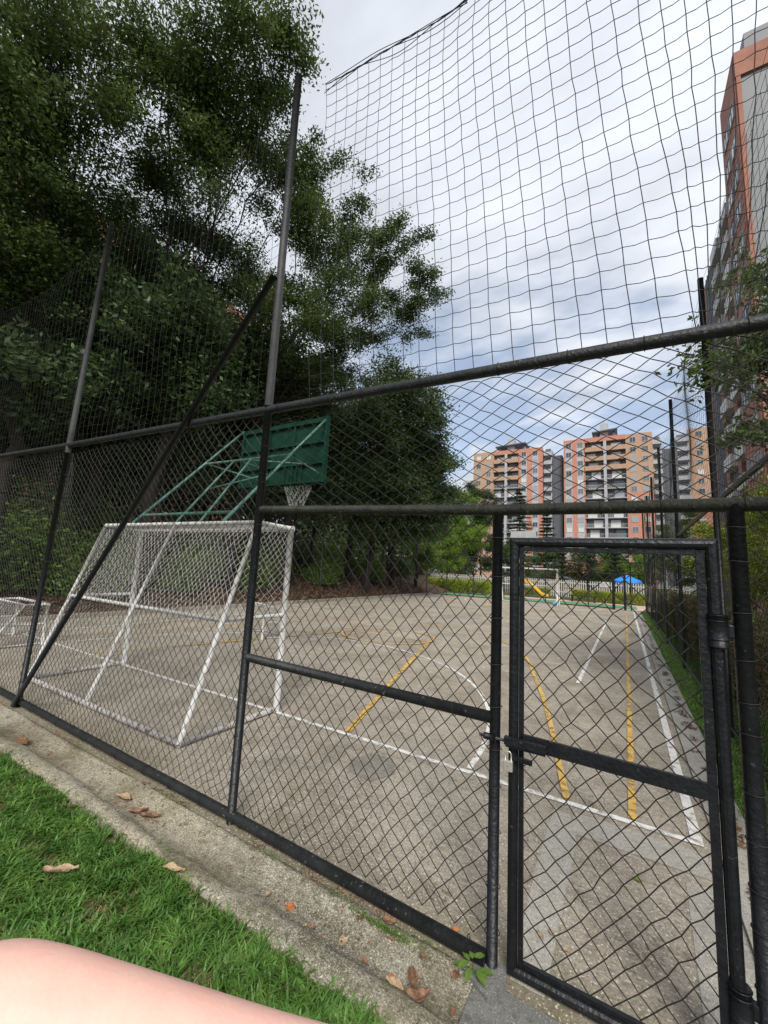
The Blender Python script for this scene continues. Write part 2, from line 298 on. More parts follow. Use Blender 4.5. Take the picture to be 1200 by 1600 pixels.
class MB:
    def __init__(s): s.v = []; s.f = []
    def add(s, vs, fs):
        b = len(s.v); s.v += [tuple(p) for p in vs]; s.f += [tuple(i + b for i in q) for q in fs]; return s
    def box(s, x0, x1, y0, y1, z0, z1):
        return s.add([(x0, y0, z0), (x1, y0, z0), (x1, y1, z0), (x0, y1, z0), (x0, y0, z1), (x1, y0, z1), (x1, y1, z1), (x0, y1, z1)],
                     [(0, 3, 2, 1), (4, 5, 6, 7), (0, 1, 5, 4), (1, 2, 6, 5), (2, 3, 7, 6), (3, 0, 4, 7)])
    def bar(s, a, b, w, h, up=(0, 0, 1)):
        a = Vector(a); b = Vector(b); t = (b - a).normalized(); u = Vector(up); sd = t.cross(u)
        if sd.length < 1e-4: sd = t.cross(Vector((0, 1, 0)))
        sd.normalize(); u = sd.cross(t)
        vs = []
        for p in (a, b):
            for (i, j) in ((-1, -1), (1, -1), (1, 1), (-1, 1)): vs.append(p + sd * (w / 2 * i) + u * (h / 2 * j))
        return s.add(vs, [(0, 1, 2, 3), (7, 6, 5, 4), (0, 4, 5, 1), (1, 5, 6, 2), (2, 6, 7, 3), (3, 7, 4, 0)])
    def tube(s, P, r, k=12, cap=True):
        V, Q = sweep(np.array([tuple(p) for p in P], float), r, k)
        n = len(V); fs = [tuple(int(i) for i in q) for q in Q]
        if cap: fs += [tuple(range(k)), tuple(range(n - 1, n - k - 1, -1))]
        return s.add(V.tolist(), fs)
    def build(s, name, material, parent=None, smooth=False, bevel=0):
        me = bpy.data.meshes.new(name); me.from_pydata(s.v, [], s.f); me.update()
        if smooth:
            for p in me.polygons: p.use_smooth = len(p.vertices) == 4
        o = link(name, me, material, parent)
        if bevel:
            b = o.modifiers.new('bevel', 'BEVEL'); b.width = bevel; b.segments = 2; b.limit_method = 'ANGLE'
        return o
def pipe(name, P, r, material, parent, k=14):
    return MB().tube(P, r, k).build(name, material, parent, smooth=True)
def sphere(mb, c, r, seg=14, rings=9, sz=1.0):
    vs = []; fs = []
    for i in range(rings + 1):
        t = math.pi * i / rings
        for j in range(seg):
            a = 2 * math.pi * j / seg; vs.append((c[0] + r * math.sin(t) * math.cos(a), c[1] + r * math.sin(t) * math.sin(a), c[2] + r * sz * math.cos(t)))
    for i in range(rings):
        for j in range(seg):
            fs.append((i * seg + j, (i + 1) * seg + j, (i + 1) * seg + (j + 1) % seg, i * seg + (j + 1) % seg))
    return mb.add(vs, fs)
def wob(u, v, seed, amp):
    g = np.random.default_rng(seed); o = 0
    for _ in range(6):
        a, b, p = g.uniform(0.6, 4.5), g.uniform(0.6, 4.5), g.uniform(0, 6.28); o = o + np.sin(a * u * g.choice([-1, 1]) + b * v + p) / 6
    return o * amp * 1.8

def chain(name, place, u0, u1, v0, v1, D, H, r, material, parent, k=5, fine=True, seed=1, warp=0.02, jit=0.003, warpfn=None):
    """woven wire: zig-zag wires side by side, hooked into each other at every bend"""
    acc = Acc(); p = D / 2; nw = int((u1 - u0) / p); nl = int(round((v1 - v0) / (H / 2)))
    rng = np.random.default_rng(seed)
    J = rng.normal(0, jit, (nw + 2, nl + 1, 2))
    for i in range(nw):
        lev = np.arange(nl + 1)
        side = np.where((lev + i) % 2 == 0, -1.0, 1.0)
        jj = np.where((side > 0)[:, None], J[i + 1, lev], J[i, lev])
        uu = u0 + (i + 0.5) * p + side * (p / 2) + jj[:, 0]; vv = v0 + lev * H / 2 + jj[:, 1]
        if fine:
            a = 0.15
            U = []; Vv = []; W = []
            for q in range(nl + 1):
                if q > 0:
                    U.append(uu[q] + (uu[q - 1] - uu[q]) * a); Vv.append(vv[q] + (vv[q - 1] - vv[q]) * a); W.append(0.0)
                U.append(uu[q] + side[q] * r * 0.6); Vv.append(vv[q]); W.append(side[q] * r * 0.9)
                if q < nl:
                    U.append(uu[q] + (uu[q + 1] - uu[q]) * a); Vv.append(vv[q] + (vv[q + 1] - vv[q]) * a); W.append(0.0)
            U = np.array(U); Vv = np.array(Vv); W = np.array(W)
        else: U, Vv, W = uu, vv, np.zeros(nl + 1)
        dU = wob(U, Vv, seed, warp); dV = wob(U, Vv, seed + 50, warp)
        edge = np.clip(np.minimum(np.minimum(U - u0, u1 - U), np.minimum(Vv - v0, v1 - Vv)) / 0.15, 0, 1)
        U2, V2 = U + dU * edge, Vv + dV * edge
        if warpfn: U2, V2 = warpfn(U2, V2)
        P = place(U2, V2, W + wob(U, Vv, seed + 9, warp * 0.6) * edge)
        acc.tube(P, r, k, ref=NORMAL[0])
    return acc.build(name, material, parent)
NORMAL = [(0, 1, 0)]
def frontplane(y):
    NORMAL[0] = (0, 1, 0)
    return lambda u, v, w: np.stack([u, y + w, v], -1)
def sideplane(x):
    NORMAL[0] = (1, 0, 0)
    return lambda u, v, w: np.stack([x + w, u, v], -1)
def net(name, place, us, vs, r, material, parent, k=4, fn=None, seed=3, jit=0.006, sag=0.006):
    """knotted square net: grid of cords, each cell's cord sagging a little"""
    acc = Acc(); rng = np.random.default_rng(seed)
    U, V = np.meshgrid(us, vs, indexing='ij'); Wd = wob(U, V, seed + 4, 0.05)
    U = U + wob(U * 1.3, V * 1.3, seed, 0.025) + rng.normal(0, jit, U.shape); V = V + wob(U, V, seed + 1, 0.03) + rng.normal(0, jit, U.shape)
    if fn: U, V = fn(U, V)
    def mid(A): return (A[:-1] + A[1:]) / 2
    for i in range(U.shape[0]): acc.tube(place(U[i], V[i], Wd[i]), r, k, ref=NORMAL[0])
    for j in range(U.shape[1]):
        a, b, c = U[:, j], V[:, j], Wd[:, j]
        n = len(a); uu = np.empty(2 * n - 1); vv = uu.copy(); ww = uu.copy()
        uu[::2] = a; vv[::2] = b; ww[::2] = c; uu[1::2] = mid(a); vv[1::2] = mid(b) - sag; ww[1::2] = mid(c)
        acc.tube(place(uu, vv, ww), r, k, ref=NORMAL[0])
    return acc.build(name, material, parent)
def leaves(name, C, size, material, parent=None, seed=0, aspect=0.45, flat=0.5, droop=0.2):
    """C: (n,3) leaf positions -> one rhombic leaf each, random heading, roughly level"""
    g = np.random.default_rng(seed); n = len(C)
    az = g.uniform(0, 2 * math.pi, n); el_ = g.normal(-droop, 0.55, n)
    T = np.stack([np.cos(az) * np.cos(el_), np.sin(az) * np.cos(el_), np.sin(el_)], -1)
    Nn = g.normal(0, 1, (n, 3)) * (1 - flat) + np.array([0, 0, 1.0]) * flat
    Sd = np.cross(T, Nn); Sd /= np.linalg.norm(Sd, axis=1)[:, None] + 1e-9
    s = size * g.uniform(0.6, 1.35, n)[:, None]
    up = np.cross(Sd, T)
    V = np.stack([C - T * s * .5, C + Sd * s * aspect * .5 + up * s * .06, C + T * s * .5, C - Sd * s * aspect * .5 + up * s * .06], 1).reshape(-1, 3)
    Q = np.arange(4 * n).reshape(-1, 4)
    return link(name, quadmesh(name, V, Q), material, parent)
def bez(a, b, sag, n=8, rng=None):
    a = np.array(a, float); b = np.array(b, float); t = np.linspace(0, 1, n)[:, None]
    m_ = a * (1 - t) + b * t; m_[:, 2] += (np.sin(np.pi * t[:, 0])) * sag
    if rng is not None:
        w_ = rng.normal(0, 1, (n, 3)) * 0.018 * np.linalg.norm(b - a); w_[0] = 0; w_[-1] = 0; m_ += w_
    return m_
def tree(name, label, base, fork_z, clumps, nleaf, lsize, leafmat, trunk_r, seed, group=None, nsub=9, ntwig=5, lean=None, aspect=0.45, cat='tree', spread=0.16, trunkmat=None, flat=0.5):
    g = np.random.default_rng(seed)
    root = thing(name, label, cat, base, group)
    base = np.array(base, float)
    cs = np.array([c[:3] for c in clumps]); top = cs[:, 2].max()
    fork = base + np.array([0, 0, fork_z]) + (np.array(lean) if lean is not None else (cs.mean(0) - base) * np.array([.12, .12, 0]))
    acc = Acc()
    tp = bez(base - np.array([0, 0, .2]), fork, 0, 8, g); acc.tube(tp, np.linspace(trunk_r * 1.25, trunk_r * .75, 8), 10)
    pts = []; 
    for c in clumps:
        cc_ = np.array(c[:3]); r = np.array(c[3:6]) if len(c) > 4 else np.array([c[3], c[3], c[3] * .8])
        vol = float(np.mean(r)) ** 2
        st = fork + (np.array([0, 0, 1.0]) * g.uniform(-.3, .4))
        ln = np.linalg.norm(cc_ - st); r0 = max(0.018, trunk_r * .30 * min(1, .4 + vol * .2))
        P = bez(st, cc_, ln * .06, 9, g); acc.tube(P, np.linspace(r0, r0 * .35, 9), 6)
        k = max(4, int(nsub * vol * .6))
        for s_ in range(k):
            d = g.normal(0, 1, 3); d /= np.linalg.norm(d)
            e = cc_ + d * r * g.uniform(.55, 1.0); s0 = P[g.integers(5, 9)]
            Pb = bez(s0, e, .06 * np.linalg.norm(e - s0), 6, g); acc.tube(Pb, np.linspace(r0 * .3, r0 * .10, 6), 4)
            for t_ in range(ntwig):
                s1 = Pb[g.integers(2, 6)]; d2 = (e - cc_); d2 = d2 / (np.linalg.norm(d2) + 1e-6) + g.normal(0, .8, 3) ; d2[2] *= .6; d2 /= np.linalg.norm(d2)
                ln2 = g.uniform(.25, .7) * (0.5 + .35 * float(np.mean(r)))
                e2 = s1 + d2 * ln2; acc.tube(bez(s1, e2, -.02, 4), np.linspace(r0 * .1, r0 * .04, 4), 3)
                q = g.uniform(0.1, 1.1, nleaf // (k * ntwig) * 1 + 1 if vol <= 0 else max(6, int(nleaf * vol / (k * ntwig))))
                pp = s1[None] + (e2 - s1)[None] * q[:, None] + g.normal(0, 1, (len(q), 3)) * np.array([spread, spread, spread * .55]) * (0.5 + .4 * float(np.mean(r)))
                pts.append(pp)
    acc.build('trunk', trunkmat or M_bark, root)
    leaves('crown', np.concatenate(pts), lsize, leafmat, root, seed + 1, aspect, flat)
    return root
def shrub(name, label, c, r, n, size, material, seed, group=None, cat='shrub', aspect=0.5, boxy=False):
    g = np.random.default_rng(seed); root = thing(name, label, cat, (c[0], c[1], c[2]), group)
    r = np.array(r); acc = Acc(); pts = []
    k = 22
    for i in range(k):
        d = g.normal(0, 1, 3); d[2] = abs(d[2]); d /= np.linalg.norm(d)
        e = np.array(c) + d * r * g.uniform(.5, 1) + np.array([0, 0, .1])
        acc.tube(bez(np.array(c) + g.normal(0, .06, 3) * [1, 1, 0], e, .05, 5, g), np.linspace(.014, .005, 5), 4)
        m_ = n // k; q = g.uniform(.25, 1.05, m_)[:, None]
        pts.append(np.array(c) + (e - np.array(c)) * q + g.normal(0, 1, (m_, 3)) * r * .17)
    acc.build('stem', M_bark, root); P = np.concatenate(pts); P[:, 2] = np.maximum(P[:, 2], c[2] + .02)
    leaves('foliage', P, size, material, root, seed + 1, aspect)
    return root
def hedge(name, label, x0, x1, y0, y1, z0, z1, n, size, material, seed, rough=0.08):
    g = np.random.default_rng(seed); root = thing(name, label, 'hedge', ((x0 + x1) / 2, (y0 + y1) / 2, z0))
    P = np.stack([g.uniform(x0, x1, n), g.uniform(y0, y1, n), z0 + (z1 - z0) * np.sqrt(g.uniform(0.0, 1, n))], -1)
    P[:, 2] += wob(P[:, 0] * 3, P[:, 1] * 3, seed, rough) * (P[:, 2] - z0) / (z1 - z0); P[:, 0] += wob(P[:, 1] * 2.2, P[:, 2] * 3, seed + 3, rough)
    leaves('foliage', P, size, material, root, seed, 0.5)
    acc = Acc()
    ns = max(6, min(80, int(max(x1 - x0, y1 - y0) * 4)))
    for i in range(ns):
        a = np.array([g.uniform(x0, x1), g.uniform(y0, y1), z0 - .02]); acc.tube(bez(a, a + g.normal(0, .12, 3) * [1, 1, 0] + np.array([0, 0, (z1 - z0) * .9]), 0, 5, g), .012, 4)
    tag(acc.build('stem', M_bark, root), kind='stuff')
    return root
def strip(mb, pts, wd, z):
    """flat painted line along a polyline on the court"""
    P = [Vector((a, b)) for a, b in pts]; vs = []
    for i, p in enumerate(P):
        t = (P[min(i + 1, len(P) - 1)] - P[max(i - 1, 0)]).normalized(); nn = Vector((-t.y, t.x)) * wd / 2
        vs += [(p.x + nn.x, p.y + nn.y, z), (p.x - nn.x, p.y - nn.y, z)]
    mb.add(vs, [(2 * i, 2 * i + 1, 2 * i + 3, 2 * i + 2) for i in range(len(P) - 1)])

# ================================================================== SETTING
def struct(o, label=None): return tag(o, kind='structure')
g_ = MB(); g_.add([(-600, -600, -0.12), (600, -600, -0.12), (600, 900, -0.12), (-600, 900, -0.12)], [(0, 1, 2, 3)])
struct(g_.build('ground', M_grassground))
mb = MB(); mb.box(-11.6, 0.44, 1.86, 26.5, -0.1, 0.0); struct(mb.build('court', M_court))
# strip of cement beside the court on the right, a hair proud, with a broken inner edge
mb = MB(); mb.box(0.443, 0.66, 1.86, 26.5, -0.1, 0.022); struct(mb.build('court_edging', M_patchl))
mb = MB(); mb.box(-11.85, -11.603, 1.9, 26.5, -0.1, 0.10); struct(mb.build('court_curb', M_curb))
mb = MB(); mb.box(-0.56, 2.6, -2.0, 1.857, -0.1, -0.012); struct(mb.build('gate_apron', M_apron))
# drain channel, an extruded dished profile with slight unevenness
prof = [(1.47, -0.05), (1.475, 0.030), (1.50, 0.040), (1.555, 0.036), (1.585, 0.012), (1.62, -0.020), (1.70, -0.034), (1.79, -0.020), (1.835, -0.002), (1.857, 0.003), (1.857, -0.08)]
vs = []; fs = []; xs = np.linspace(-12, -0.563, 230)
for i, x in enumerate(xs):
    for j, (a, b) in enumerate(prof):
        e = 0.012 * math.sin(x * 2.3 + j) + 0.006 * math.sin(x * 9 + j * 2) + R_.uniform(-.004, .004)
        ee = 0 if j in (0, 9, 10) else 1
        vs.append((x, a + e * ee, b + (e * .55) * ee))
k = len(prof)
for i in range(len(xs) - 1):
    for j in range(k - 1): fs.append((i * k + j, (i + 1) * k + j, (i + 1) * k + j + 1, i * k + j + 1))
o = MB().add(vs, fs).build('drain_channel', M_drain, smooth=True); struct(o)
# lawn surface on the camera's side
mb = MB(); nx, ny = 60, 24; vs = []; fs = []
for i in range(nx):
    for j in range(ny):
        x = -12 + 11.42 * i / (nx - 1); y = -4 + 5.47 * j / (ny - 1)
        vs.append((x, y, -0.004 + 0.012 * math.sin(x * 3) * math.cos(y * 4)))
for i in range(nx - 1):
    for j in range(ny - 1): fs.append((i * ny + j, (i + 1) * ny + j, (i + 1) * ny + j + 1, i * ny + j + 1))
struct(MB().add(vs, fs).build('lawn', M_grassground, smooth=True))
# verge on the right between the edging and the hedge
mb = MB(); mb.box(0.663, 3.4, 1.86, 27, -0.1, 0.0); struct(mb.build('verge', M_grassground))
# soil bank rising on the left
vs = []; fs = []; nx, ny = 24, 60
for i in range(nx):
    for j in range(ny):
        x = -11.853 - 30 * (i / (nx - 1)) ** 1.6; y = -8 + 60 * j / (ny - 1); d = -11.853 - x
        z = 1.5 * (1 - math.exp(-d / 3.2)) + (0.10 * math.sin(x * 1.7 + y) * math.cos(y * .9) if d > .3 else 0)
        vs.append((x, y, z + (0 if d > 0.01 else -0.05)))
for i in range(nx - 1):
    for j in range(ny - 1): fs.append((i * ny + j, i * ny + j + 1, (i + 1) * ny + j + 1, (i + 1) * ny + j))
struct(MB().add(vs, fs).build('bank', M_dirt, smooth=True))
def bank_z(x): return 1.5 * (1 - math.exp(-max(0, -11.853 - x) / 3.2))
# far side: turf strip, pink path
mb = MB(); mb.box(-40, 6, 26.9, 27.7, -0.1, 0.004); mb.box(-40, 6, 31.3, 33, -0.1, 0.008); struct(mb.build('path', M_pink))
mb = MB(); mb.box(-14, 0.55, 27.7, 31.3, -0.1, 0.0); struct(mb.build('playground_turf', M_turf))
mb = MB(); mb.box(0.553, 6, 27.7, 31.3, -0.1, 0.004); struct(mb.build('path', M_pink))
# patches of the court
mb = MB(); mb.add([(-2.02, 3.05, .003), (-1.92, 2.86, .003), (-1.70, 2.84, .003), (-1.60, 3.05, .003), (-1.74, 3.27, .003), (-1.95, 3.25, .003)], [(0, 1, 2, 3, 4, 5)])
struct(mb.build('court_patch', M_patchd))
mb = MB(); mb.add([(-.44, 1.9, .003), (-.31, 1.9, .003), (-.30, 3.02, .003), (-.37, 3.3, .003), (-.47, 3.3, .003), (-.47, 2.6, .003)], [(0, 1, 2, 3, 4, 5)])
mb.add([(-.36, 3.08, .0035), (.36, 3.08, .0035), (.38, 3.34, .0035), (-.34, 3.34, .0035)], [(0, 1, 2, 3)])
mb.add([(.2, 1.9, .003), (.44, 1.9, .003), (.44, 3.0, .003), (.24, 3.0, .003)], [(0, 1, 2, 3)])
struct(mb.build('court_screed', M_patchl))
# ---- painted lines
wl = MB(); Z = 0.007
strip(wl, [(-10.05 + i * .5, 3.44) for i in range(21)] + [(0.375, 3.44)], 0.055, Z)
strip(wl, [(0.345, 3.47 + i * .8) for i in range(28)] + [(0.32, 25.7)], 0.062, Z)
cxg = -4.85
strip(wl, [(cxg - .05 + 3.75 * math.cos(a), 3.45 + 4.15 * math.sin(a)) for a in np.linspace(0.01, math.pi - .01, 60)], 0.05, Z + .002)
strip(wl, [(cxg - .05 + 3.75 * math.cos(a), 25.6 - 4.15 * math.sin(a)) for a in np.linspace(0.01, math.pi - .01, 60)], 0.05, Z + .002)
strip(wl, [(-0.67, 7.18 + i * .5) for i in range(24)], 0.055, Z + .004)
strip(wl, [(-10.05, 25.6), (-5, 25.6), (0.3, 25.6)], 0.06, Z)
strip(wl, [(-10.05, 3.5), (-10.05, 12), (-10.05, 25.5)], 0.06, Z + .004)
struct(wl.build('white_court_lines', M_white))
wf = MB()
for y in (7.18, 9.07, 10.6, 11.8, 13.9, 16.4, 18.7, 21.0):
    strip(wf, [(-9.3 + i * .6, y) for i in range(15)] + [(-0.72, y)], 0.05, .006)
strip(wf, [(cxg + 1.3 * math.cos(a), 14.5 + 1.3 * math.sin(a)) for a in np.linspace(0, 2 * math.pi, 40)], 0.05, .0075)
struct(wf.build('faded_court_lines', M_whitef))
yl = MB(); Zy = 0.013
strip(yl, [(0.0, 3.47 + i * .8) for i in range(28)], 0.05, Zy)
half = [(-.41, 3.48), (-.55, 4.12), (-.74, 5.0), (-1.03, 6.18), (-1.33, 7.25), (-1.72, 8.6), (-2.35, 9.9), (-3.2, 10.8), (-4.1, 11.3), (-4.9, 11.4)]
def smooth(pts, n=6):
    o_ = []
    for i in range(len(pts) - 1):
        p0 = pts[max(i - 1, 0)]; p1 = pts[i]; p2 = pts[i + 1]; p3 = pts[min(i + 2, len(pts) - 1)]
        for k_ in range(n):
            t = k_ / n
            o_.append(tuple(.5 * (2 * p1[q] + (p2[q] - p0[q]) * t + (2 * p0[q] - 5 * p1[q] + 4 * p2[q] - p3[q]) * t * t + (3 * p1[q] - p0[q] - 3 * p2[q] + p3[q]) * t ** 3) for q in (0, 1)))
    return o_ + [pts[-1]]
arc = smooth(half); arcm = [(-9.8 - x, y) for x, y in reversed(arc)]
for flip in (0, 1):
    F = (lambda p: (p[0], 29.04 - p[1])) if flip else (lambda p: p)
    strip(yl, [F(p) for p in arc + arcm[1:]], 0.05, Zy + .002)
    strip(yl, [F(p) for p in [(-2.36, 3.47), (-2.85, 5.1), (-3.35, 6.9), (-3.87, 8.75)]], 0.062, Zy + .004)
    strip(yl, [F(p) for p in [(-7.45, 3.47), (-6.95, 5.1), (-6.45, 6.9), (-5.95, 8.75)]], 0.062, Zy + .004)
    strip(yl, [F(p) for p in [(-5.95, 8.75), (-4.9, 8.75), (-3.87, 8.75)]], 0.055, Zy + .006)
    strip(yl, [F((-4.95 + 1.12 * math.cos(a), 8.75 + 1.05 * math.sin(a))) for a in np.linspace(0, 2 * math.pi, 48)], 0.055, Zy + .008)
struct(yl.build('yellow_court_lines', M_yellow))

# ================================================================== FRONT FENCE
FY = 1.92
fence = thing('chain_link_fence', 'black chain link fence of pipe posts and rails between the grass and the court', 'fence', (-3.5, FY, 0))
def rp(x, tab):
    for (a, za), (b, zb) in zip(tab, tab[1:]):
        if x <= b: return za + (zb - za) * (x - a) / (b - a)
    return tab[-1][1]
RAIL = [(-9.5, 2.93), (-5.2, 2.765), (-2.14, 2.672), (0.49, 2.592), (1.1, 2.575)]
pipe('top_rail', [(x, FY, z) for x, z in RAIL], 0.029, M_grey, fence)
pipe('middle_rail', [(-2.12, FY, 1.955), (-0.5, FY, 1.905), (1.1, FY, 1.895)], 0.027, M_moss, fence)
pipe('low_rail', [(-2.12, FY, 0.985), (-0.53, FY, 0.965)], 0.026, M_grey, fence)
pipe('bottom_rail', [(-9.5, FY, 0.075), (-5.4, FY, 0.06), (-2.1, FY - .005, 0.045), (-0.54, FY - .02, 0.030)], 0.030, M_grey, fence)
pA = pipe('post', [(-5.42, FY, -.02), (-5.23, FY, 2.7)], 0.026, M_black, fence)
pipe('upper_post', [(-5.232, FY, 2.68), (-5.06, FY, 5.43)], 0.0275, M_galv2, fence)
pB = pipe('post', [(-2.135, FY, -.02), (-2.15, FY, 2.75)], 0.027, M_black, fence)
pipe('upper_post', [(-2.15, FY, 2.70), (-2.165, FY, 5.5)], 0.029, M_galv, fence)
pipe('gate_post', [(-0.518, FY, -.05), (-0.515, FY, 1.9)], 0.024, M_black, fence)
pipe('gate_post', [(0.352, FY, -.05), (0.353, FY, 1.9)], 0.028, M_black, fence)
pipe('corner_post', [(0.93, FY, -.05), (0.93, FY, 5.45)], 0.03, M_black, fence)
pipe('post', [(-8.6, FY, -.02), (-8.45, FY, 5.45)], 0.026, M_black, fence)
pipe('brace', [(-5.40, FY - .05, .03), (-2.17, FY - .045, 3.70)], 0.024, M_black, fence)
pipe('low_rail', [(.36, FY, .30), (.95, FY, .30)], 0.024, M_black, fence)
pl_ = frontplane(FY + .03)
def stretch_top(U, V):
    return U, V
def skew(U, V):
    # mesh hauled towards the top of the leaning post
    t = np.clip((V - 1.2) / 1.4, 0, 1) ** 2; d = U + 5.2
    return U - 0.42 * t * np.sign(d) * np.exp(-np.abs(d) / 1.0) * np.clip(np.abs(d) / .35, 0, 1), V
chain('wire_mesh', pl_, -8.6, -5.3, .07, 2.78, .080, .09, .0021, M_wireg, fence, seed=21, warp=.03, k=4)
chain('wire_mesh', pl_, -5.32, -2.16, .07, 2.70, .080, .09, .0021, M_wireg, fence, seed=22, warp=.03, warpfn=lambda U, V: (U - 0.40 * np.clip((V - 1.0) / 1.6, 0, 1) ** 2 * np.clip((-2.16 - U) / 3.0, 0, 1) * np.clip((U + 5.32) / .5, 0, 1), V))
chain('wire_mesh', pl_, -2.13, -0.52, .06, 1.94, .080, .092, .0022, M_wire, fence, seed=23, warp=.012)
chain('wire_mesh', pl_, -2.13, 0.93, 1.91, 2.62, .112, .071, .0022, M_wire, fence, seed=24, warp=.012, warpfn=lambda U, V: (U, np.minimum(V, 2.60)))
chain('wire_mesh', pl_, .36, .93, .30, 1.90, .080, .092, .0022, M_wire, fence, seed=25, warp=.012)
# wire ties round the pipes, one mesh copied
def ring_me(r, rw, axis):
    a = np.linspace(0, 2 * math.pi, 15)
    if axis == 'z': P = np.stack([np.cos(a) * r, np.sin(a) * r, 0.02 * r * a], -1)
    else: P = np.stack([0.02 * r * a, np.cos(a) * r, np.sin(a) * r], -1)
    V, Q = sweep(P, rw, 4, ref=(0, 0, 1) if axis == 'z' else (1, 0, 0)); me = quadmesh('wire_tie', V, Q, True); me.materials.append(M_wire); return me
rz = ring_me(.0295, .0018, 'z'); rx = ring_me(.0325, .0018, 'x'); rz2 = ring_me(.031, .0018, 'z')
def tie(me, p):
    o = bpy.data.objects.new('wire_tie', me); COL.objects.link(o); o.parent = fence; o.location = Vector(p) - fence.location; o.rotation_euler = (R_.uniform(-.12, .12), R_.uniform(-.12, .12), 0)
for i in range(9): tie(rz2, (-2.14, FY, .25 + i * .27 + R_.uniform(-.05, .05)))
for i in range(10): tie(rz, (-0.517, FY, .14 + i * .18 + R_.uniform(-.03, .03)))
for i in range(11): tie(rz2, (0.353, FY, .36 + i * .145 + R_.uniform(-.03, .03)))
for i in range(8): tie(rz2, (-5.35 + i * .028, FY, .25 + i * .31))
for i in range(16):
    x = -4.9 + i * .36 + R_.uniform(-.08, .08); tie(rx, (x, FY, rp(x, RAIL)))
for i in range(12):
    x = -2.0 + i * .235 + R_.uniform(-.05, .05); tie(rx, (x, FY, 1.955 - max(0, min(1, (x + 2.12) / 1.62)) * .05))
for i in range(14):
    x = -5.1 + i * .34 + R_.uniform(-.08, .08); tie(rx, (x, FY - .005, .06 - (x + 5.4) * .005))
for i in range(4): tie(rx, (-1.85 + i * .38, FY, .983 - .0123 * (.27 + .38 * i)))
# base plate under the gate post
mb = MB(); mb.add([(-.58, 1.82, -.02), (-.495, 1.775, -.02), (-.445, 1.86, -.02), (-.46, 1.95, -.02), (-.58, 1.95, -.02), (-.58, 1.82, .004), (-.495, 1.775, .004), (-.445, 1.86, .004), (-.46, 1.95, .004), (-.58, 1.95, .004)], [(5, 6, 7, 8, 9), (0, 1, 6, 5), (1, 2, 7, 6), (2, 3, 8, 7), (3, 4, 9, 8), (4, 0, 5, 9)])
mb.build('base_plate', M_apron, fence)

# ================================================================== GATE
gate = thing('gate', 'black metal chain link gate with a cross bar, bolted shut beside the fence', 'gate', (-0.46, FY, 0))
GX0, GX1, GZ0, GZ1 = -0.435, 0.279, 0.03, 1.752
GY = FY - .004
fr = MB(); r = .021
V_ = [(GX0, GZ0), (GX1, GZ0), (GX1, GZ1), (GX0, GZ1)]
def frame_ring(mb, V, y, hw):
    # square-mitred tube frame, octagonal section
    k = 12; rings = []
    for (x, z), (sx, sz) in zip(V, [(-1, -1), (1, -1), (1, 1), (-1, 1)]):
        rings.append([(x + sx * hw * math.cos(2 * math.pi * j / k), y + hw * math.sin(2 * math.pi * j / k), z + sz * hw * math.cos(2 * math.pi * j / k)) for j in range(k)])
    vs = [p for q in rings for p in q]; fs = []
    for i in range(4):
        for j in range(k):
            a = i * k + j; b = i * k + (j + 1) % k; c = ((i + 1) % 4) * k + (j + 1) % k; d = ((i + 1) % 4) * k + j; fs.append((a, b, c, d))
    mb.add(vs, fs)
frame_ring(fr, V_, GY, r); fr.build('frame', M_black, gate)
ins = MB(); t_ = .021
for a, b, c, d in ((GX0 + r + .001, GX0 + r + t_, GZ0 + r, GZ1 - r), (GX1 - r - t_ - .008, GX1 - r - .001, GZ0 + r, GZ1 - r)): ins.box(a, b, GY - .004, GY + .012, c, d)
ins.box(GX0 + r + t_, GX1 - r - t_ - .008, GY - .004, GY + .012, GZ1 - r - t_, GZ1 - r - .001)
ins.box(GX0 + r + t_, GX1 - r - t_ - .008, GY - .004, GY + .012, GZ0 + r + .001, GZ0 + r + t_)
ins.build('inner_frame', M_black, gate, bevel=.002)
mb = MB(); mb.bar((GX0 + r + t_, GY - .012, .905), (GX1 - r - t_ - .008, GY - .012, .892), .012, .058); mb.build('cross_bar', M_black, gate, bevel=.002)
gp = frontplane(FY + .02)
chain('wire_mesh', gp, GX0 + .035, GX1 - .035, .06, 1.722, .0805, .0905, .0022, M_wire, gate, seed=31, warp=.018, jit=.004)
# slide bolt
pipe('bolt', [(-.575, GY - .030, .895), (-.29, GY - .030, .895)], .0065, M_galv, gate)
mb = MB(); mb.box(-.465, -.295, GY - .040, GY - .021, .906, .916); mb.box(-.465, -.295, GY - .046, GY - .040, .884, .916); mb.box(-.46, -.30, GY - .040, GY - .021, .874, .884)
mb.build('bolt_guard', M_black, gate, bevel=.0015)
pipe('bolt_keeper', [(-.555, GY - .030, .895), (-.503, GY - .030, .895)], .014, M_black, gate)
mb = MB(); mb.bar((-.445, GY - .03, .838), (-.352, GY - .03, .832), .012, .020); mb.build('hasp', M_black, gate, bevel=.0015)
mb = MB(); mb.box(-.458, -.345, FY + .018, FY + .023, 1.755, 1.805); mb.build('stop_plate', M_plate, gate)
for z in (1.44, .27):
    h = MB(); h.tube([(GX1 + .004, GY - .002, z - .06), (GX1 + .004, GY - .002, z + .06)], .030, 14); hh = h.build('hinge', M_black, gate, smooth=True)
    for dz in (-.055, -.03, .035, .055):
        a = np.linspace(0, 2 * math.pi, 17); P = np.stack([GX1 + .004 + np.cos(a) * .031, GY - .002 + np.sin(a) * .031, z + dz + 0 * a], -1); A = Acc(); A.tube(P, .0022, 5, ref=(0, 0, 1)); A.build('weld_ring', M_black, hh)
    mb = MB(); mb.bar((GX1 + .03, FY, z), (.335, FY, z), .025, .05); mb.build('hinge_lug', M_black, gate, bevel=.006)
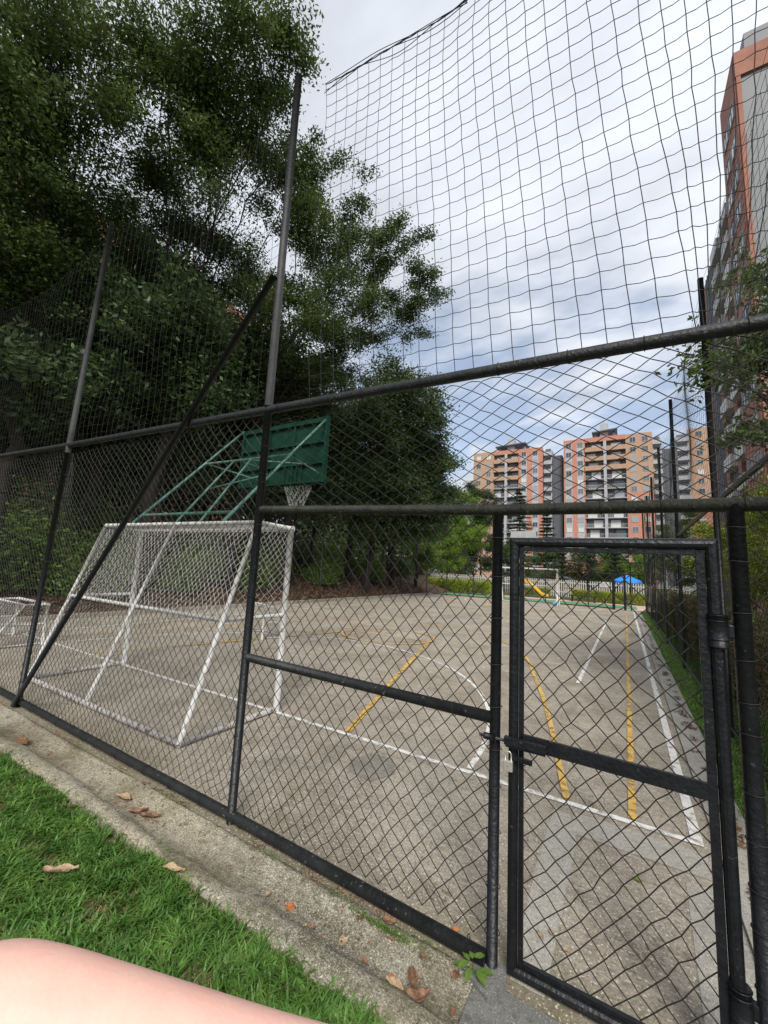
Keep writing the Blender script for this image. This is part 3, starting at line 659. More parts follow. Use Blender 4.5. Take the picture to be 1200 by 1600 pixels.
# padlock
pad = thing('padlock', 'small brass and silver padlock hanging from the bolt of the gate', 'padlock', (-.447, GY - .05, .80))
mb = MB(); mb.box(-.465, -.427, GY - .054, GY - .036, .784, .826); mb.build('body', M_lock, pad, bevel=.003)
a = np.linspace(0, math.pi, 12); P = [(-.458, GY - .0445, .822)] + [(-.446 - .012 * math.cos(t), GY - .0445, .848 + .013 * math.sin(t)) for t in a] + [(-.434, GY - .0445, .822)]
pipe('shackle', P, .0029, M_lock, pad, 8)
mb = MB(); mb.tube([(-.446, GY - .0555, .806), (-.446, GY - .0530, .806)], .0022, 8); mb.build('keyhole', M_brass, pad)

# ================================================================== UPPER NETS
pn = frontplane(FY + .035)
netA = None
def railz(U): return np.interp(U, [a for a, b in RAIL], [b for a, b in RAIL])
def netpanel(label, u0, u1, top, seed, fn=None, cell=.1, r=.0020, m_=None):
    us = np.arange(u0, u1 + .001, cell); vs_ = np.linspace(0, 1, 28)
    def f(U, V):
        tz = top(U); b = railz(U) + .02; Vc = (V - wob(U, V, seed + 1, 0) ) ; Z_ = b + (tz - b) * V
        if fn: U, Z_ = fn(U, Z_, V)
        return U, Z_
    acc = Acc(); rng = np.random.default_rng(seed)
    U, V = np.meshgrid(us, vs_, indexing='ij'); U0 = U.copy()
    U, Z_ = f(U, V); act = np.clip(V * 6, 0, 1) * np.clip((1 - V) * 8 + .3, 0, 1)
    Z_ = Z_ + (wob(U0 * .6, V * 1.5, seed, .03) + rng.normal(0, .003, U.shape)) * act; U = U + (wob(U0 * .6, V * 1.6, seed + 3, .014) + rng.normal(0, .0025, U.shape)) * act
    Y_ = FY + .035 + wob(U0 * .7, V * 2, seed + 7, .03) * act
    for i in range(U.shape[0]): acc.tube(np.stack([U[i], Y_[i], Z_[i]], -1), r, 4, ref=(0, 1, 0))
    kn = np.stack([U, Y_, Z_], -1).reshape(-1, 3); q_ = .0042
    for sgn in (0,):
        oc = np.array([(1, 0, 0), (0, 1, 0), (-1, 0, 0), (0, -1, 0), (0, 0, 1), (0, 0, -1)]) * q_
        Vk = (kn[:, None, :] + oc[None]).reshape(-1, 3); b0 = np.arange(len(kn))[:, None, None] * 6
        acc.add(Vk, (b0 + np.array([(0, 1, 4, 4), (1, 2, 4, 4), (2, 3, 4, 4), (3, 0, 4, 4), (1, 0, 5, 5), (2, 1, 5, 5), (3, 2, 5, 5), (0, 3, 5, 5)])[None]).reshape(-1, 4))
    for j in range(U.shape[1]):
        n = U.shape[0]; P = np.empty((2 * n - 1, 3)); P[::2] = np.stack([U[:, j], Y_[:, j], Z_[:, j]], -1); P[1::2] = (P[0:-2:2] + P[2::2]) / 2; P[1::2, 2] -= .007
        acc.tube(P, r * (1.6 if j == U.shape[1] - 1 else 1), 4, ref=(0, 1, 0))
    o = acc.build('sports_net', m_ or M_string); tag(o, label, 'net'); return o
netpanel('dark square mesh net strung between the two leaning left posts above the fence', -5.12, -2.2, lambda U: 5.35 - .22 * np.sin(np.pi * np.clip((U + 5.1) / 2.9, 0, 1)), 41, m_=M_stringg, r=.0015)
netpanel('dark square mesh net left of the leaning fence post at the photo edge', -8.5, -5.12, lambda U: 5.38 - .2 * np.sin(np.pi * np.clip((U + 8.5) / 3.4, 0, 1)), 42, m_=M_stringg, r=.0014)
def cfn(U, Z_, V):
    low_ = (1 - V) ** 1.5
    U2 = U + low_ * (.10 + .10 * np.clip((U + 1.9) / 2.8, 0, 1))
    U2 = np.where(U > .1, np.maximum(.1, .1 + (U - .1) * (1 - .75 * low_) + .18 * low_), U2)
    return U2, Z_
netpanel('large square mesh net against the sky above the gate', -1.9, .93, lambda U: 5.30 - .15 * np.clip((U + 1.9) / 1.0, 0, 1) + .2 * np.clip((U + .9) / 1.8, 0, 1), 43, fn=cfn)
# bundled loose cord hanging at the top edge of the net
acc = Acc()
for s_ in range(4):
    P = np.array([(-1.9 + t * 1.15, FY + .03 + .01 * math.sin(t * 9 + s_), 5.29 - .13 * min(1, t * 1.1) + .025 * math.sin(t * (7 + s_) + s_ * 1.7) - .02 * s_) for t in np.linspace(0, 1, 30)]); acc.tube(P, .0025, 4, ref=(0, 1, 0))
o = acc.build('edge_rope', M_string); tag(o, 'loose bundled rope along the slanting top edge of the net over the gate', 'rope')

# ================================================================== SIDE FENCE (right)
SX = .93
side = thing('chain_link_fence', 'tall black chain link fence running away behind the hedge on the right', 'fence', (SX, 14, 0))
for i, y in enumerate([5.9, 9.88, 13.5, 17.3, 21.1, 26.3]):
    pipe('post', [(SX - .002 * 0, y, -.05), (SX - .02, y, 5.4)], .032, M_black, side)
pipe('top_rail', [(SX, FY, 2.56), (SX, 26.4, 2.55)], .028, M_black, side)
pipe('middle_rail', [(SX, FY, .12), (SX, 26.4, .12)], .02, M_black, side)
chain('wire_mesh', sideplane(SX + .02), FY, 12, .1, 2.55, .09, .095, .0018, M_wire, side, k=3, fine=False, seed=61, warp=.02)
chain('wire_mesh', sideplane(SX + .02), 12, 26.4, .1, 2.55, .11, .11, .0017, M_wire, side, k=3, fine=False, seed=62, warp=.02)
sp_ = sideplane(SX)
def sfn(U, V): return U, 2.58 + (5.4 - 2.58 - .16 * np.abs(np.sin((U - 5.9) / 3.85 * math.pi))) * V
acc = Acc(); us = np.arange(FY, 26.4, .1); vs_ = np.linspace(0, 1, 28); rng = np.random.default_rng(5)
U, V = np.meshgrid(us, vs_, indexing='ij'); U2, Z2 = sfn(U, V); act = np.clip(V * 6, 0, 1) * np.clip((1 - V) * 8 + .3, 0, 1)
Z2 = Z2 + (wob(U, V * 3, 71, .04) + rng.normal(0, .005, U.shape)) * act; X2 = SX + wob(U * .6, V * 2, 72, .06) * act
for i in range(len(us)): acc.tube(np.stack([X2[i], U2[i], Z2[i]], -1)[::2], .0016, 3, ref=(1, 0, 0))
for j in range(28): acc.tube(np.stack([X2[:, j], U2[:, j], Z2[:, j]], -1), .0016, 3, ref=(1, 0, 0))
o = acc.build('sports_net', M_string); tag(o, 'tall net running away on the right over the side fence posts', 'net')

# ================================================================== LEFT FENCE, FAR FENCE
LX = -12.0
left = thing('chain_link_fence', 'chain link fence along the foot of the planted bank on the far left side', 'fence', (LX, 14, 0))
for y in (3.0, 6.9, 10.8, 14.7, 18.6, 22.5, 26.4): pipe('post', [(LX, y, -.05), (LX, y, 5.6)], .03, M_black, left, 8)
pipe('top_rail', [(LX, FY, 2.86), (LX, 26.4, 2.62)], .028, M_black, left, 8)
pipe('brace', [(LX, 3.1, 2.2), (LX, 6.7, .15)], .022, M_black, left, 8)
chain('wire_mesh', sideplane(LX), FY, 26.4, .1, 2.66, .13, .14, .0022, M_wire, left, k=3, fine=False, seed=63, warp=.02)
net('side_net', sideplane(LX), np.arange(FY, 26, .14), np.linspace(2.7, 5.5, 18), .0018, M_string, left, k=3)
far = thing('chain_link_fence', 'black chain link fence across the far end of the court before the playground', 'fence', (-5.5, 26.6, 0))
FFY = 26.6
for x in (-10.6, -8.7, -6.7, -4.2, -1.87): pipe('post', [(x, FFY, -.05), (x, FFY, 2.75)], .03, M_black, far, 8)
mb = MB(); mb.box(-.66, -.52, FFY - .05, FFY + .05, -.05, 2.0); mb.build('gate_post', M_black, far)
mb = MB(); mb.box(-.10, .02, FFY - .05, FFY + .05, -.05, 2.0); mb.build('gate_post', M_black, far)
pipe('top_rail', [(-12, FFY, 2.7), (.9, FFY, 2.62)], .022, M_black, far, 8)
pipe('middle_rail', [(-1.87, FFY, 1.98), (.9, FFY, 1.95)], .022, M_black, far, 8)
pipe('bottom_rail', [(-12, FFY, .06), (-.6, FFY, .06)], .03, M_galv, far, 8)
pipe('post', [(.25, FFY, 0), (.25, FFY, 2.65)], .03, M_black, far, 8)
chain('wire_mesh', frontplane(FFY + .03), -12, .9, .1, 2.65, .15, .15, .002, M_wire, far, k=3, fine=False, seed=64, warp=.02)

# ================================================================== GOAL WITH HOOP
def cordmesh(place, u0, u1, v0, v1, D, H, rr, name, parent, seed, warp=.02, keep=None):
    return chain(name, place, u0, u1, v0, v1, D, H, rr, M_goalnet, parent, k=3, fine=False, seed=seed, warp=warp)
goal = thing('football_goal', 'large white goal of chipped pipes with a green basketball backboard mounted above it', 'goal', (-4.85, 3.0, 0))
gx0, gx1, gyf, gyt, gyb, gh = -6.42, -3.31, 3.46, 2.95, 2.33, 2.0
for x in (gx0, gx1): pipe('goal_post', [(x, gyf, .0), (x, gyf, gh)], .034, M_goal, goal)
pipe('crossbar', [(gx0 - .03, gyf, gh), (gx1 + .03, gyf, gh)], .034, M_goal, goal)
pipe('rear_top_bar', [(gx0, gyt, gh + .01), (gx1, gyt, gh + .01)], .025, M_goal, goal)
for x in (gx0, gx1):
    pipe('side_top_bar', [(x, gyf, gh), (x, gyt, gh + .01)], .028, M_goal, goal)
    pipe('rear_leg', [(x, gyt, gh), (x, gyb, .03)], .023, M_goal, goal)
    pipe('base_side_bar', [(x, gyf, .03), (x, gyb, .03)], .028, M_rust, goal)
    ym = gyb + (gyt - gyb) * (1.03 / gh)
    pipe('side_middle_bar', [(x, gyf, 1.03), (x, ym, 1.03)], .020, M_goal, goal)
pipe('rear_leg', [(-4.75, gyt, gh), (-4.95, gyb, .03)], .021, M_goal, goal)
pipe('rear_middle_bar', [(gx0, ym, 1.03), (gx1, ym, 1.03)], .021, M_goal, goal)
pipe('base_rear_bar', [(gx0, gyb, .03), (gx1, gyb, .03)], .028, M_rust, goal)
def backp(u, v, w): NORMAL[0] = (0, 1, 0); return np.stack([u, gyb + (gyt - gyb) * v / gh + w + .03, v], -1)
NORMAL[0] = (0, 1, 0)
chain('goal_net', backp, gx0, gx1, 1.03, gh, .075, .085, .0030, M_goalnet, goal, k=4, fine=False, seed=81, warp=.03)
chain('goal_net', backp, gx0, gx1, .05, 1.03, .075, .085, .0019, M_goalnet, goal, k=3, fine=False, seed=82, warp=.03)
for x in (gx0, gx1):
    NORMAL[0] = (1, 0, 0)
    def sidep(u, v, w, x=x):
        yb = gyb + (gyt - gyb) * v / gh; return np.stack([x + w + 0 * u, yb + (gyf - yb) * u, v], -1)
    chain('goal_net', sidep, 0, 1.0, 1.03, gh, .13, .085, .0029, M_goalnet, goal, k=4, fine=False, seed=83, warp=.01)
NORMAL[0] = (0, 0, 1)
chain('goal_net', lambda u, v, w: np.stack([u, v, gh + w * .5], -1), gx0, gx1, gyt, gyf, .075, .085, .0030, M_goalnet, goal, k=4, fine=False, seed=84, warp=.01)
# backboard and its truss
bx0, bx1, by, bz0, bz1 = -5.57, -3.74, 4.52, 2.79, 3.82
bb = MB(); bb.box(bx0, bx1, by, by + .03, bz0, bz1); bbo = bb.build('backboard', M_green, goal)
mb = MB()
for z in (bz0 + .02, bz0 + .30, bz0 + .62, bz1 - .09): mb.box(bx0 + .04, bx1 - .04, by - .045, by - .002, z, z + .03)
for x in (bx0, bx0 + .62, bx1 - .66, bx1 - .035): mb.box(x, x + .035, by - .040, by - .003, bz0 + .01, bz1 - .01)
for x in (-4.55, -4.45, -4.3, -4.2): mb.box(x, x + .02, by - .035, by - .004, bz0 + .05, bz0 + .30)
mb.build('rear_ribs', M_green, bbo)
aL, aLt = np.array((-5.75, 2.95, 2.02)), np.array((-5.56, 4.48, 3.79)); aR, aRt = np.array((-3.87, 2.95, 2.02)), np.array((-3.78, 4.48, 3.74))
L_ = lambda a, b, t: tuple(a + (b - a) * t)
pipe('truss_arm', [tuple(aL), tuple(aLt)], .019, M_greenpipe, goal); pipe('truss_arm', [tuple(aR), tuple(aRt)], .019, M_greenpipe, goal)
pipe('truss_beam', [L_(aL, aLt, .08), L_(aR, aRt, .08)], .017, M_greenpipe, goal)
pipe('truss_beam', [L_(aL, aLt, .60), L_(aR, aRt, .60)], .015, M_greenpipe, goal)
u_ = lambda t, s: tuple(np.array(L_(aL, aLt, t)) * (1 - s) + np.array(L_(aR, aRt, t)) * s)
pipe('truss_strut', [u_(-.0, .53), u_(.60, .38)], .014, M_greenpipe, goal); pipe('truss_strut', [u_(-.0, .78), u_(.60, .58)], .014, M_greenpipe, goal)
for s0, tx, tz in ((.02, -5.2, 2.95), (.42, -5.0, 3.1), (.5, -4.1, 3.1), (.98, -3.85, 2.95)):
    pipe('truss_brace', [u_(.60, s0), (tx, by - .04, tz)], .010, M_greenpipe, goal)
pipe('truss_brace', [u_(.3, .45), (-4.9, by - .04, 3.0)], .010, M_greenpipe, goal)
for x in (): pipe('truss_brace', [(x, 3.46, 2.03), (x + .02, by - .03, 2.85)], .012, M_greenpipe, goal)
rc = (-4.66, by + .42, 2.88); rr_ = .225
a = np.linspace(0, 2 * math.pi, 33); A = Acc(); A.tube(np.stack([rc[0] + rr_ * np.cos(a), rc[1] + rr_ * np.sin(a), rc[2] + 0 * a], -1), .01, 6, ref=(0, 0, 1)); ho = A.build('hoop', M_red, goal)
M_hn = mat('white_hoop_cord', (0.78, 0.77, 0.74), rough=0.9)
mb = MB(); mb.box(rc[0] - .09, rc[0] + .09, by + .032, by + .2, 2.84, 2.87); mb.build('hoop_bracket', M_red, ho)
A = Acc(); K = 12
def hn(j, t):
    rad = rr_ * (1 - .52 * min(1, t * 1.25) + .05 * max(0, t - .8)); return rad, rc[2] - .42 * t
for s in (1, -1):
    for j in range(K):
        P = []
        for q in range(11):
            t = q / 10; rad, z = hn(j, t); an = 2 * math.pi * (j + s * t * 2.5 * .9) / K; P.append((rc[0] + rad * math.cos(an), rc[1] + rad * math.sin(an), z + .006 * math.sin(j * 3 + q)))
        A.tube(np.array(P), .0052, 4, ref=(.3, .2, 1))
A.build('hoop_net', M_hn, ho)

# ---- far goal
def plain_goal(name, label, x0, x1, y0, dep, h, rr, netr=.003, D=.12, back=1, cat='goal', group=None):
    root = thing(name, label, cat, ((x0 + x1) / 2, y0, 0), group)
    for x in (x0, x1): pipe('goal_post', [(x, y0, 0), (x, y0, h)], rr, M_goal, root, 10)
    pipe('crossbar', [(x0 - rr, y0, h), (x1 + rr, y0, h)], rr, M_goal, root, 10)
    yt = y0 + back * dep * .42; yb = y0 + back * dep
    pipe('rear_top_bar', [(x0, yt, h), (x1, yt, h)], rr * .75, M_goal, root, 8)
    for x in (x0, x1):
        pipe('side_top_bar', [(x, y0, h), (x, yt, h)], rr * .75, M_goal, root, 8); pipe('rear_leg', [(x, yt, h), (x, yb, .02)], rr * .75, M_goal, root, 8)
        pipe('base_bar', [(x, y0, .02), (x, yb, .02)], rr * .75, M_rust, root, 8)
        pipe('side_middle_bar', [(x, y0, h * .52), (x, yt + (yb - yt) * .48, h * .52)], rr * .6, M_goal, root, 8)
    pipe('base_bar', [(x0, yb, .02), (x1, yb, .02)], rr * .75, M_rust, root, 8)
    pipe('rear_middle_bar', [(x0, yt + (yb - yt) * .48, h * .52), (x1, yt + (yb - yt) * .48, h * .52)], rr * .6, M_goal, root, 8)
    NORMAL[0] = (0, 1, 0)
    chain('goal_net', lambda u, v, w: np.stack([u, yb + (yt - yb) * v / h + w, v], -1), x0, x1, .02, h, D, D, netr, M_goalnet, root, k=3, fine=False, seed=91, warp=.02)
    NORMAL[0] = (1, 0, 0)
    for x in (x0, x1):
        chain('goal_net', lambda u, v, w, x=x: np.stack([x + w, (yb + (yt - yb) * v / h) * (1 - u) + y0 * u, v], -1), 0, 1, .02, h, D * 1.2 / abs(dep), D, netr, M_goalnet, root, k=3, fine=False, seed=92, warp=.01)
    return root
fg = plain_goal('football_goal', 'white goal standing at the far end of the court before the playground', -6.72, -3.40, 25.5, .95, 2.05, .045, .002, .14)
fg2 = plain_goal('mini_goal', 'knee high white mini goal at the left edge beside the fence posts', -10.0, -8.72, 3.28, -.75, .68, .026, .0028, .065, cat='mini goal')
fg3 = plain_goal('mini_goal', 'small white mini goal standing on the court seen through the large goal', -7.5, -6.55, 6.45, .5, .66, .024, .0022, .08, cat='mini goal')
fg3.rotation_euler = (0, 0, -.35)
b = MB(); sphere(b, (-3.45, 25.1, .13), .13, 16, 10); tag(b.build('ball', M_ball, smooth=True), 'teal and white ball lying at the foot of the far goal post', 'ball')

# ================================================================== PLAYGROUND AND FAR THINGS
sl = thing('playground_slide', 'yellow slide coming down from a small platform beyond the far goal', 'slide', (-6.3, 34, 0))
P = [(-7.0, 34, 1.15), (-6.7, 34, 1.08), (-6.3, 34, .8), (-5.9, 34, .42), (-5.6, 34, .16), (-5.2, 34, .10)]
mb = MB(); vs = []
for p in P: vs += [(p[0], p[1] - .28, p[2] + .18), (p[0], p[1] - .25, p[2]), (p[0], p[1] + .25, p[2]), (p[0], p[1] + .28, p[2] + .18)]
mb.add(vs, [(4 * i + j, 4 * i + j + 1, 4 * i + j + 5, 4 * i + j + 4) for i in range(len(P) - 1) for j in range(3)]); o = mb.build('chute', M_slide, sl); sm = o.modifiers.new('solid', 'SOLIDIFY'); sm.thickness = .04
for x in (-7.8, -7.05):
    for y in (33.6, 34.4): pipe('post', [(x, y, 0), (x, y, 2.6)], .05, M_slide if x > -7.5 else M_brick, sl, 8)
mb = MB(); mb.box(-7.85, -7.0, 33.55, 34.45, 1.08, 1.15); mb.build('platform', M_brick, sl)
mb = MB(); mb.add([(-7.95, 33.4, 2.6), (-6.9, 33.4, 2.6), (-6.9, 34.6, 2.6), (-7.95, 34.6, 2.6), (-7.42, 34, 3.1)], [(0, 1, 4), (1, 2, 4), (2, 3, 4), (3, 0, 4), (3, 2, 1, 0)]); mb.build('roof', M_slide, sl)
um = thing('sun_umbrella', 'bright blue canopy umbrella behind the far fence gate', 'umbrella', (.1, 34, 0))
pipe('pole', [(.1, 34, 0), (.1, 34, 2.05)], .03, M_frame, um, 8)
mb = MB(); n8 = 8; vs = [(.1, 34, 2.08)] + [(.1 + .92 * math.cos(2 * math.pi * i / n8), 34 + .92 * math.sin(2 * math.pi * i / n8), 1.62) for i in range(n8)] + [(.1 + .93 * math.cos(2 * math.pi * i / n8), 34 + .93 * math.sin(2 * math.pi * i / n8), 1.48) for i in range(n8)]
mb.add(vs, [(0, 1 + i, 1 + (i + 1) % n8) for i in range(n8)] + [(1 + i, 9 + i, 9 + (i + 1) % n8, 1 + (i + 1) % n8) for i in range(n8)]); mb.build('canopy', M_blue, um)
pf = thing('picket_fence', 'pale grey picket fence behind the low hedge of the playground', 'fence', (-4, 36, 0))
mb = MB(); mb.box(-16, 4, 36.03, 36.07, .45, .52); mb.box(-16, 4, 36.03, 36.07, 1.2, 1.27); mb.build('rail', M_picket, pf)
mb = MB()
for i in range(125):
    x = -16 + i * .16; mb.box(x, x + .07, 36.0, 36.028, .1, 1.45)
tag(mb.build('picket', M_picket, pf), kind='stuff')
sg = thing('notice_sign', 'small white notice board fixed on the pale picket fence', 'sign', (-1.4, 35.9, 0))
mb = MB(); mb.box(-1.72, -1.12, 35.95, 35.97, 1.05, 1.45); mb.build('board', M_frame, sg)
mb = MB(); [mb.box(-1.66, -1.66 + w_, 35.944, 35.949, z, z + .02) for z, w_ in ((1.36, .45), (1.30, .35), (1.24, .42), (1.18, .3), (1.12, .38))]; mb.build('lettering', M_gpanel, sg)
bn = MB(); bn.box(-3.4, -1.7, 31.6, 31.95, .38, .44); bn.box(-3.3, -3.2, 31.62, 31.92, 0, .38); bn.box(-1.9, -1.8, 31.62, 31.92, 0, .38); tag(bn.build('bench', M_bark), 'dark wooden bench standing before the playground hedge', 'bench')
hedge('hedge', 'low clipped green hedge between the playground turf and picket fence', -3.4, 1.1, 32.4, 33.4, 0, .78, 14000, .09, M_leafY, 101, .05)
hedge('hedge', 'low clipped hedge left of the slide at the playground', -8.0, -5.2, 35.0, 35.6, 0, .7, 6000, .09, M_leafY, 102, .05)
hedge('hedge', 'rounded bright lime hedge at the left far corner of the court', -14.2, -8.9, 30.6, 32.2, 0, 1.0, 24000, .10, M_leafY, 103, .12)
hedge('hedge', 'leafy purple and green hedge growing along the side fence on the right', 1.16, 1.8, 2.6, 26, 0, 1.25, 100000, .06, M_leafR, 104, .10)
hu = thing('house', 'low terracotta roofed house behind the playground trees', 'house', (-3.5, 52, 0))
mb = MB(); mb.box(-7.5, 1, 52, 58, 0, 2.3); mb.build('wall', M_tan, hu)
mb = MB(); mb.add([(-8, 51.5, 2.25), (1.5, 51.5, 2.25), (1.5, 58.5, 2.25), (-8, 58.5, 2.25), (-5, 55, 4.2), (-1.5, 55, 4.2)], [(0, 1, 5, 4), (1, 2, 5), (2, 3, 4, 5), (3, 0, 4), (3, 2, 1, 0)]); mb.build('roof', M_roof, hu)
for x in (-6.2, -3.5, -.8): mb = MB(); mb.box(x, x + 1.1, 51.94, 51.995, .9, 1.9); mb.build('window', M_glass, hu)

# ================================================================== TOWERS
def win_me(w_, h_):
    a = MB(); a.box(-w_ / 2, w_ / 2, -.05, .1, 0, h_); me = bpy.data.meshes.new('window'); me.from_pydata(a.v, [], a.f); me.materials.append(M_glass); return me
def winf_me(w_, h_):
    a = MB(); t = .09
    a.box(-w_ / 2 - t, -w_ / 2, -.09, .02, -t, h_ + t); a.box(w_ / 2, w_ / 2 + t, -.09, .02, -t, h_ + t); a.box(-w_ / 2, w_ / 2, -.09, .02, -t, 0); a.box(-w_ / 2, w_ / 2, -.09, .02, h_, h_ + t); a.box(-.03, .03, -.08, -.052, 0, h_)
    me = bpy.data.meshes.new('frame'); me.from_pydata(a.v, [], a.f); me.materials.append(M_conc); return me
def glassmat():
    M = M_glass; t = M.node_tree; n = t.nodes; l = t.links; P = n['Principled BSDF']; oi = n.new('ShaderNodeObjectInfo'); rp = n.new('ShaderNodeValToRGB'); l.new(oi.outputs['Random'], rp.inputs[0]); rp.color_ramp.interpolation = 'CONSTANT'
    e = rp.color_ramp.elements; e[0].color = (.05, .06, .07, 1); e[1].position = .3; e[1].color = (.13, .15, .17, 1)
    for p_, c_ in ((.5, (.30, .32, .34, 1)), (.7, (.62, .62, .6, 1)), (.88, (.09, .10, .11, 1))): q = e.new(p_); q.color = c_
    l.new(rp.outputs[0], P.inputs['Base Color'])
glassmat()
WM, WF = win_me(1.25, 1.25), winf_me(1.25, 1.25)
def put_window(parent, x, y, z, rot=0, fr_=True):
    o = bpy.data.objects.new('window', WM); COL.objects.link(o); o.parent = parent; o.location = Vector((x, y, z)) - parent.location; o.rotation_euler = (0, 0, rot)
    if fr_:
        f = bpy.data.objects.new('frame', WF); COL.objects.link(f); f.parent = o
def balc_me(w_, style):
    a = MB(); a.box(-w_ / 2, w_ / 2, -.35, 1.2, -.12, .06)
    if style == 'solid': a.box(-w_ / 2, w_ / 2, -.35, -.22, .06, 1.05)
    else:
        a.box(-w_ / 2, w_ / 2, -.33, -.28, .95, 1.02)
        n = int(w_ / .45)
        for i in range(n + 1): x = -w_ / 2 + i * w_ / n; a.box(x - .02, x + .02, -.32, -.29, .06, .95)
    me = bpy.data.meshes.new('balcony'); me.from_pydata(a.v, [], a.f); return me
def tower(name, label, x0, x1, y, z1, bays, fh=2.62, depth=14, canopy=None, seed=1):
    root = thing(name, label, 'apartment block', ((x0 + x1) / 2, y, 0)); g = random.Random(seed)
    mb = MB(); mb.box(x0 + .1, x1 - .1, y + 1.3, y + depth, -.1, z1 - .25); mb.build('core', M_conc, root)
    nf = int(z1 / fh); base = z1 - nf * fh
    for b in bays:
        if b[0] == 'brick':
            _, a, c, cols, top_mat, low_mat, split, wy = b
            if top_mat is low_mat or split <= 0:
                mb = MB(); mb.box(a, c, y, y + 1.3, -.1, z1); mb.build('wall', low_mat, root)
            else:
                zs = z1 - split * fh; mb = MB(); mb.box(a, c, y, y + 1.3, zs, z1); mb.build('wall', top_mat, root); mb = MB(); mb.box(a, c, y, y + 1.3, -.1, zs); mb.build('wall', low_mat, root)
            for x in cols:
                # pale spandrel strip joining the windows of a column
                mb = MB(); mb.box(x - .85, x + .85, y - .03, y, 1, z1 - 1.6)
                if wy: mb.build('spandrel', M_conc, root)
                for k_ in range(nf - 1, -1, -1):
                    zf = z1 - (k_ + 1) * fh
                    if zf < 0: continue
                    put_window(root, x, y - (.03 if wy else 0), zf + .35, 0)
        else:
            _, a, c, nb, ntan = b; cw = (c - a - .7 * (nb - 1)) / nb
            mb = MB(); mb.box(a, c, y + .9, y + 1.28, -.1, z1 - .3); mb.build('recess', M_recess_shade, root)  # back wall coloured dark to stand for shade in the bay
            mb = MB(); mb.box(a, c, y - .1, y + 1.3, z1 - 1.2, z1 + .05); mb.build('parapet', M_brick, root)
            for q in range(nb - 1):
                px = a + (q + 1) * cw + q * .7; mb = MB(); mb.box(px, px + .7, y - .25, y + .9, -.1, z1 - 1.2); mb.build('pillar', M_conc, root)
            ms = balc_me(cw, 'solid'); ms.materials.append(M_tan); mr_ = balc_me(cw, 'rail'); mr_.materials.append(M_conc)
            for k_ in range(1, nf + 1):
                zf = z1 - (k_ + .45) * fh
                if zf < 0: continue
                for q in range(nb):
                    xm = a + cw / 2 + q * (cw + .7)
                    o = bpy.data.objects.new('balcony', ms if k_ <= ntan else mr_); COL.objects.link(o); o.parent = root; o.location = Vector((xm, y, zf)) - root.location
                    dw = MB(); x_ = xm + g.uniform(-.8, .8); dw.box(x_ - 1.1, x_ + 1.1, y + .84, y + .9, zf + .06, zf + 2.1); dw.build('balcony_door', M_glass if g.random() < .6 else M_frame, root)
    if canopy:
        a, c, zc = canopy; mb = MB(); mb.add([(a, y + 1, zc), (c, y + 1, zc + .5), (c, y + 7, zc + .5), (a, y + 7, zc), (a, y + 1, zc + .3), (c, y + 1, zc + .8), (c, y + 7, zc + .8), (a, y + 7, zc + .3)], [(0, 3, 2, 1), (4, 5, 6, 7), (0, 1, 5, 4), (1, 2, 6, 5), (2, 3, 7, 6), (3, 0, 4, 7)]); mb.build('roof_canopy', M_shaft, root)
        xm = (a + c) / 2; mb = MB(); mb.box(xm - 1.1, xm + .9, y + 2, y + 5, z1 - .3, zc + 2.6); mb.box(xm - .5, xm + .2, y + 3, y + 4, zc + 2.6, zc + 3.4); mb.build('roof_tank_tower', M_conc, root)
        for x in (a + .8, c - .8): mb = MB(); mb.box(x - .3, x + .3, y + 3, y + 4, z1 - .3, zc + .1); mb.build('canopy_support', M_conc, root)
    return root
D_ = 120
tower('apartment_tower', 'orange and tan brick apartment tower, left one of the two behind the court', -40.0, -19.6, D_, 38.8,
      [('brick', -40.0, -33.6, [-38.3, -35.2], M_tan, M_tan, 0, False), ('balc', -33.6, -26.3, 2, 3), ('brick', -26.3, -19.6, [-24.8, -21.6], M_brick, M_brick, 0, True)], canopy=(-33.5, -24.5, 40.4), seed=5)
tower('apartment_tower', 'brick apartment tower with grey balconies, right one of the two behind the court', -14.0, 6.9, D_, 39.9,
      [('brick', -14.0, -8.6, [-12.7, -9.8], M_brick, M_brick, 0, True), ('balc', -8.6, 1.0, 2, 3), ('brick', 1.0, 6.9, [2.6, 5.3], M_tan, M_brick, 6, False)], canopy=(-6.9, -.8, 41.6), seed=6)
def shaft(label, parts_, y0, y1):
    root = thing('stair_tower', label, 'stair tower', (parts_[0][0], y0, 0))
    for (a, c, z, mt, bal) in parts_:
        mb = MB(); mb.box(a, c, y0, y1, -.1, z)
        if not bal:
            x = a + .5
            while x < c - .3: mb.box(x, x + .12, y0 - .08, y0, -.1, z - .1); x += .8
        mb.build('shaft' if not bal else 'landing_wall', mt, root)
        if bal:
            z_ = z - 1.6
            while z_ > 1: mb = MB(); mb.box(a - .02, c + .02, y0 - 1.0, y0 - .01, z_ - .15, z_ + .9); mb.build('landing', M_conc, root); mb = MB(); mb.box(a + .3, c - .3, y0 - .06, y0 - .005, z_ + .9, z_ + 2.0); mb.build('landing_shade', M_recess_shade, root); z_ -= 2.62  # dark panel on the wall imitates the shade of a landing
    return root
shaft('dark grey stair tower standing between the two brick apartment towers', [(-19.4, -17.3, 38.2, M_conc, True), (-17.1, -14.6, 36.4, M_shaft, False)], D_ + 2, D_ + 10)
shaft('dark grey stair tower just right of the right brick apartment tower', [(7.0, 8.9, 38.6, M_conc, True), (9.0, 12.2, 35.6, M_shaft, False)], D_ + 2, D_ + 10)
tower('apartment_tower', 'tan and orange brick apartment tower partly hidden behind the side net', 15.6, 24.5, 132, 43.4,
      [('brick', 15.6, 24.5, [18.0, 21.8], M_tan, M_brick, 8, False)], seed=8)
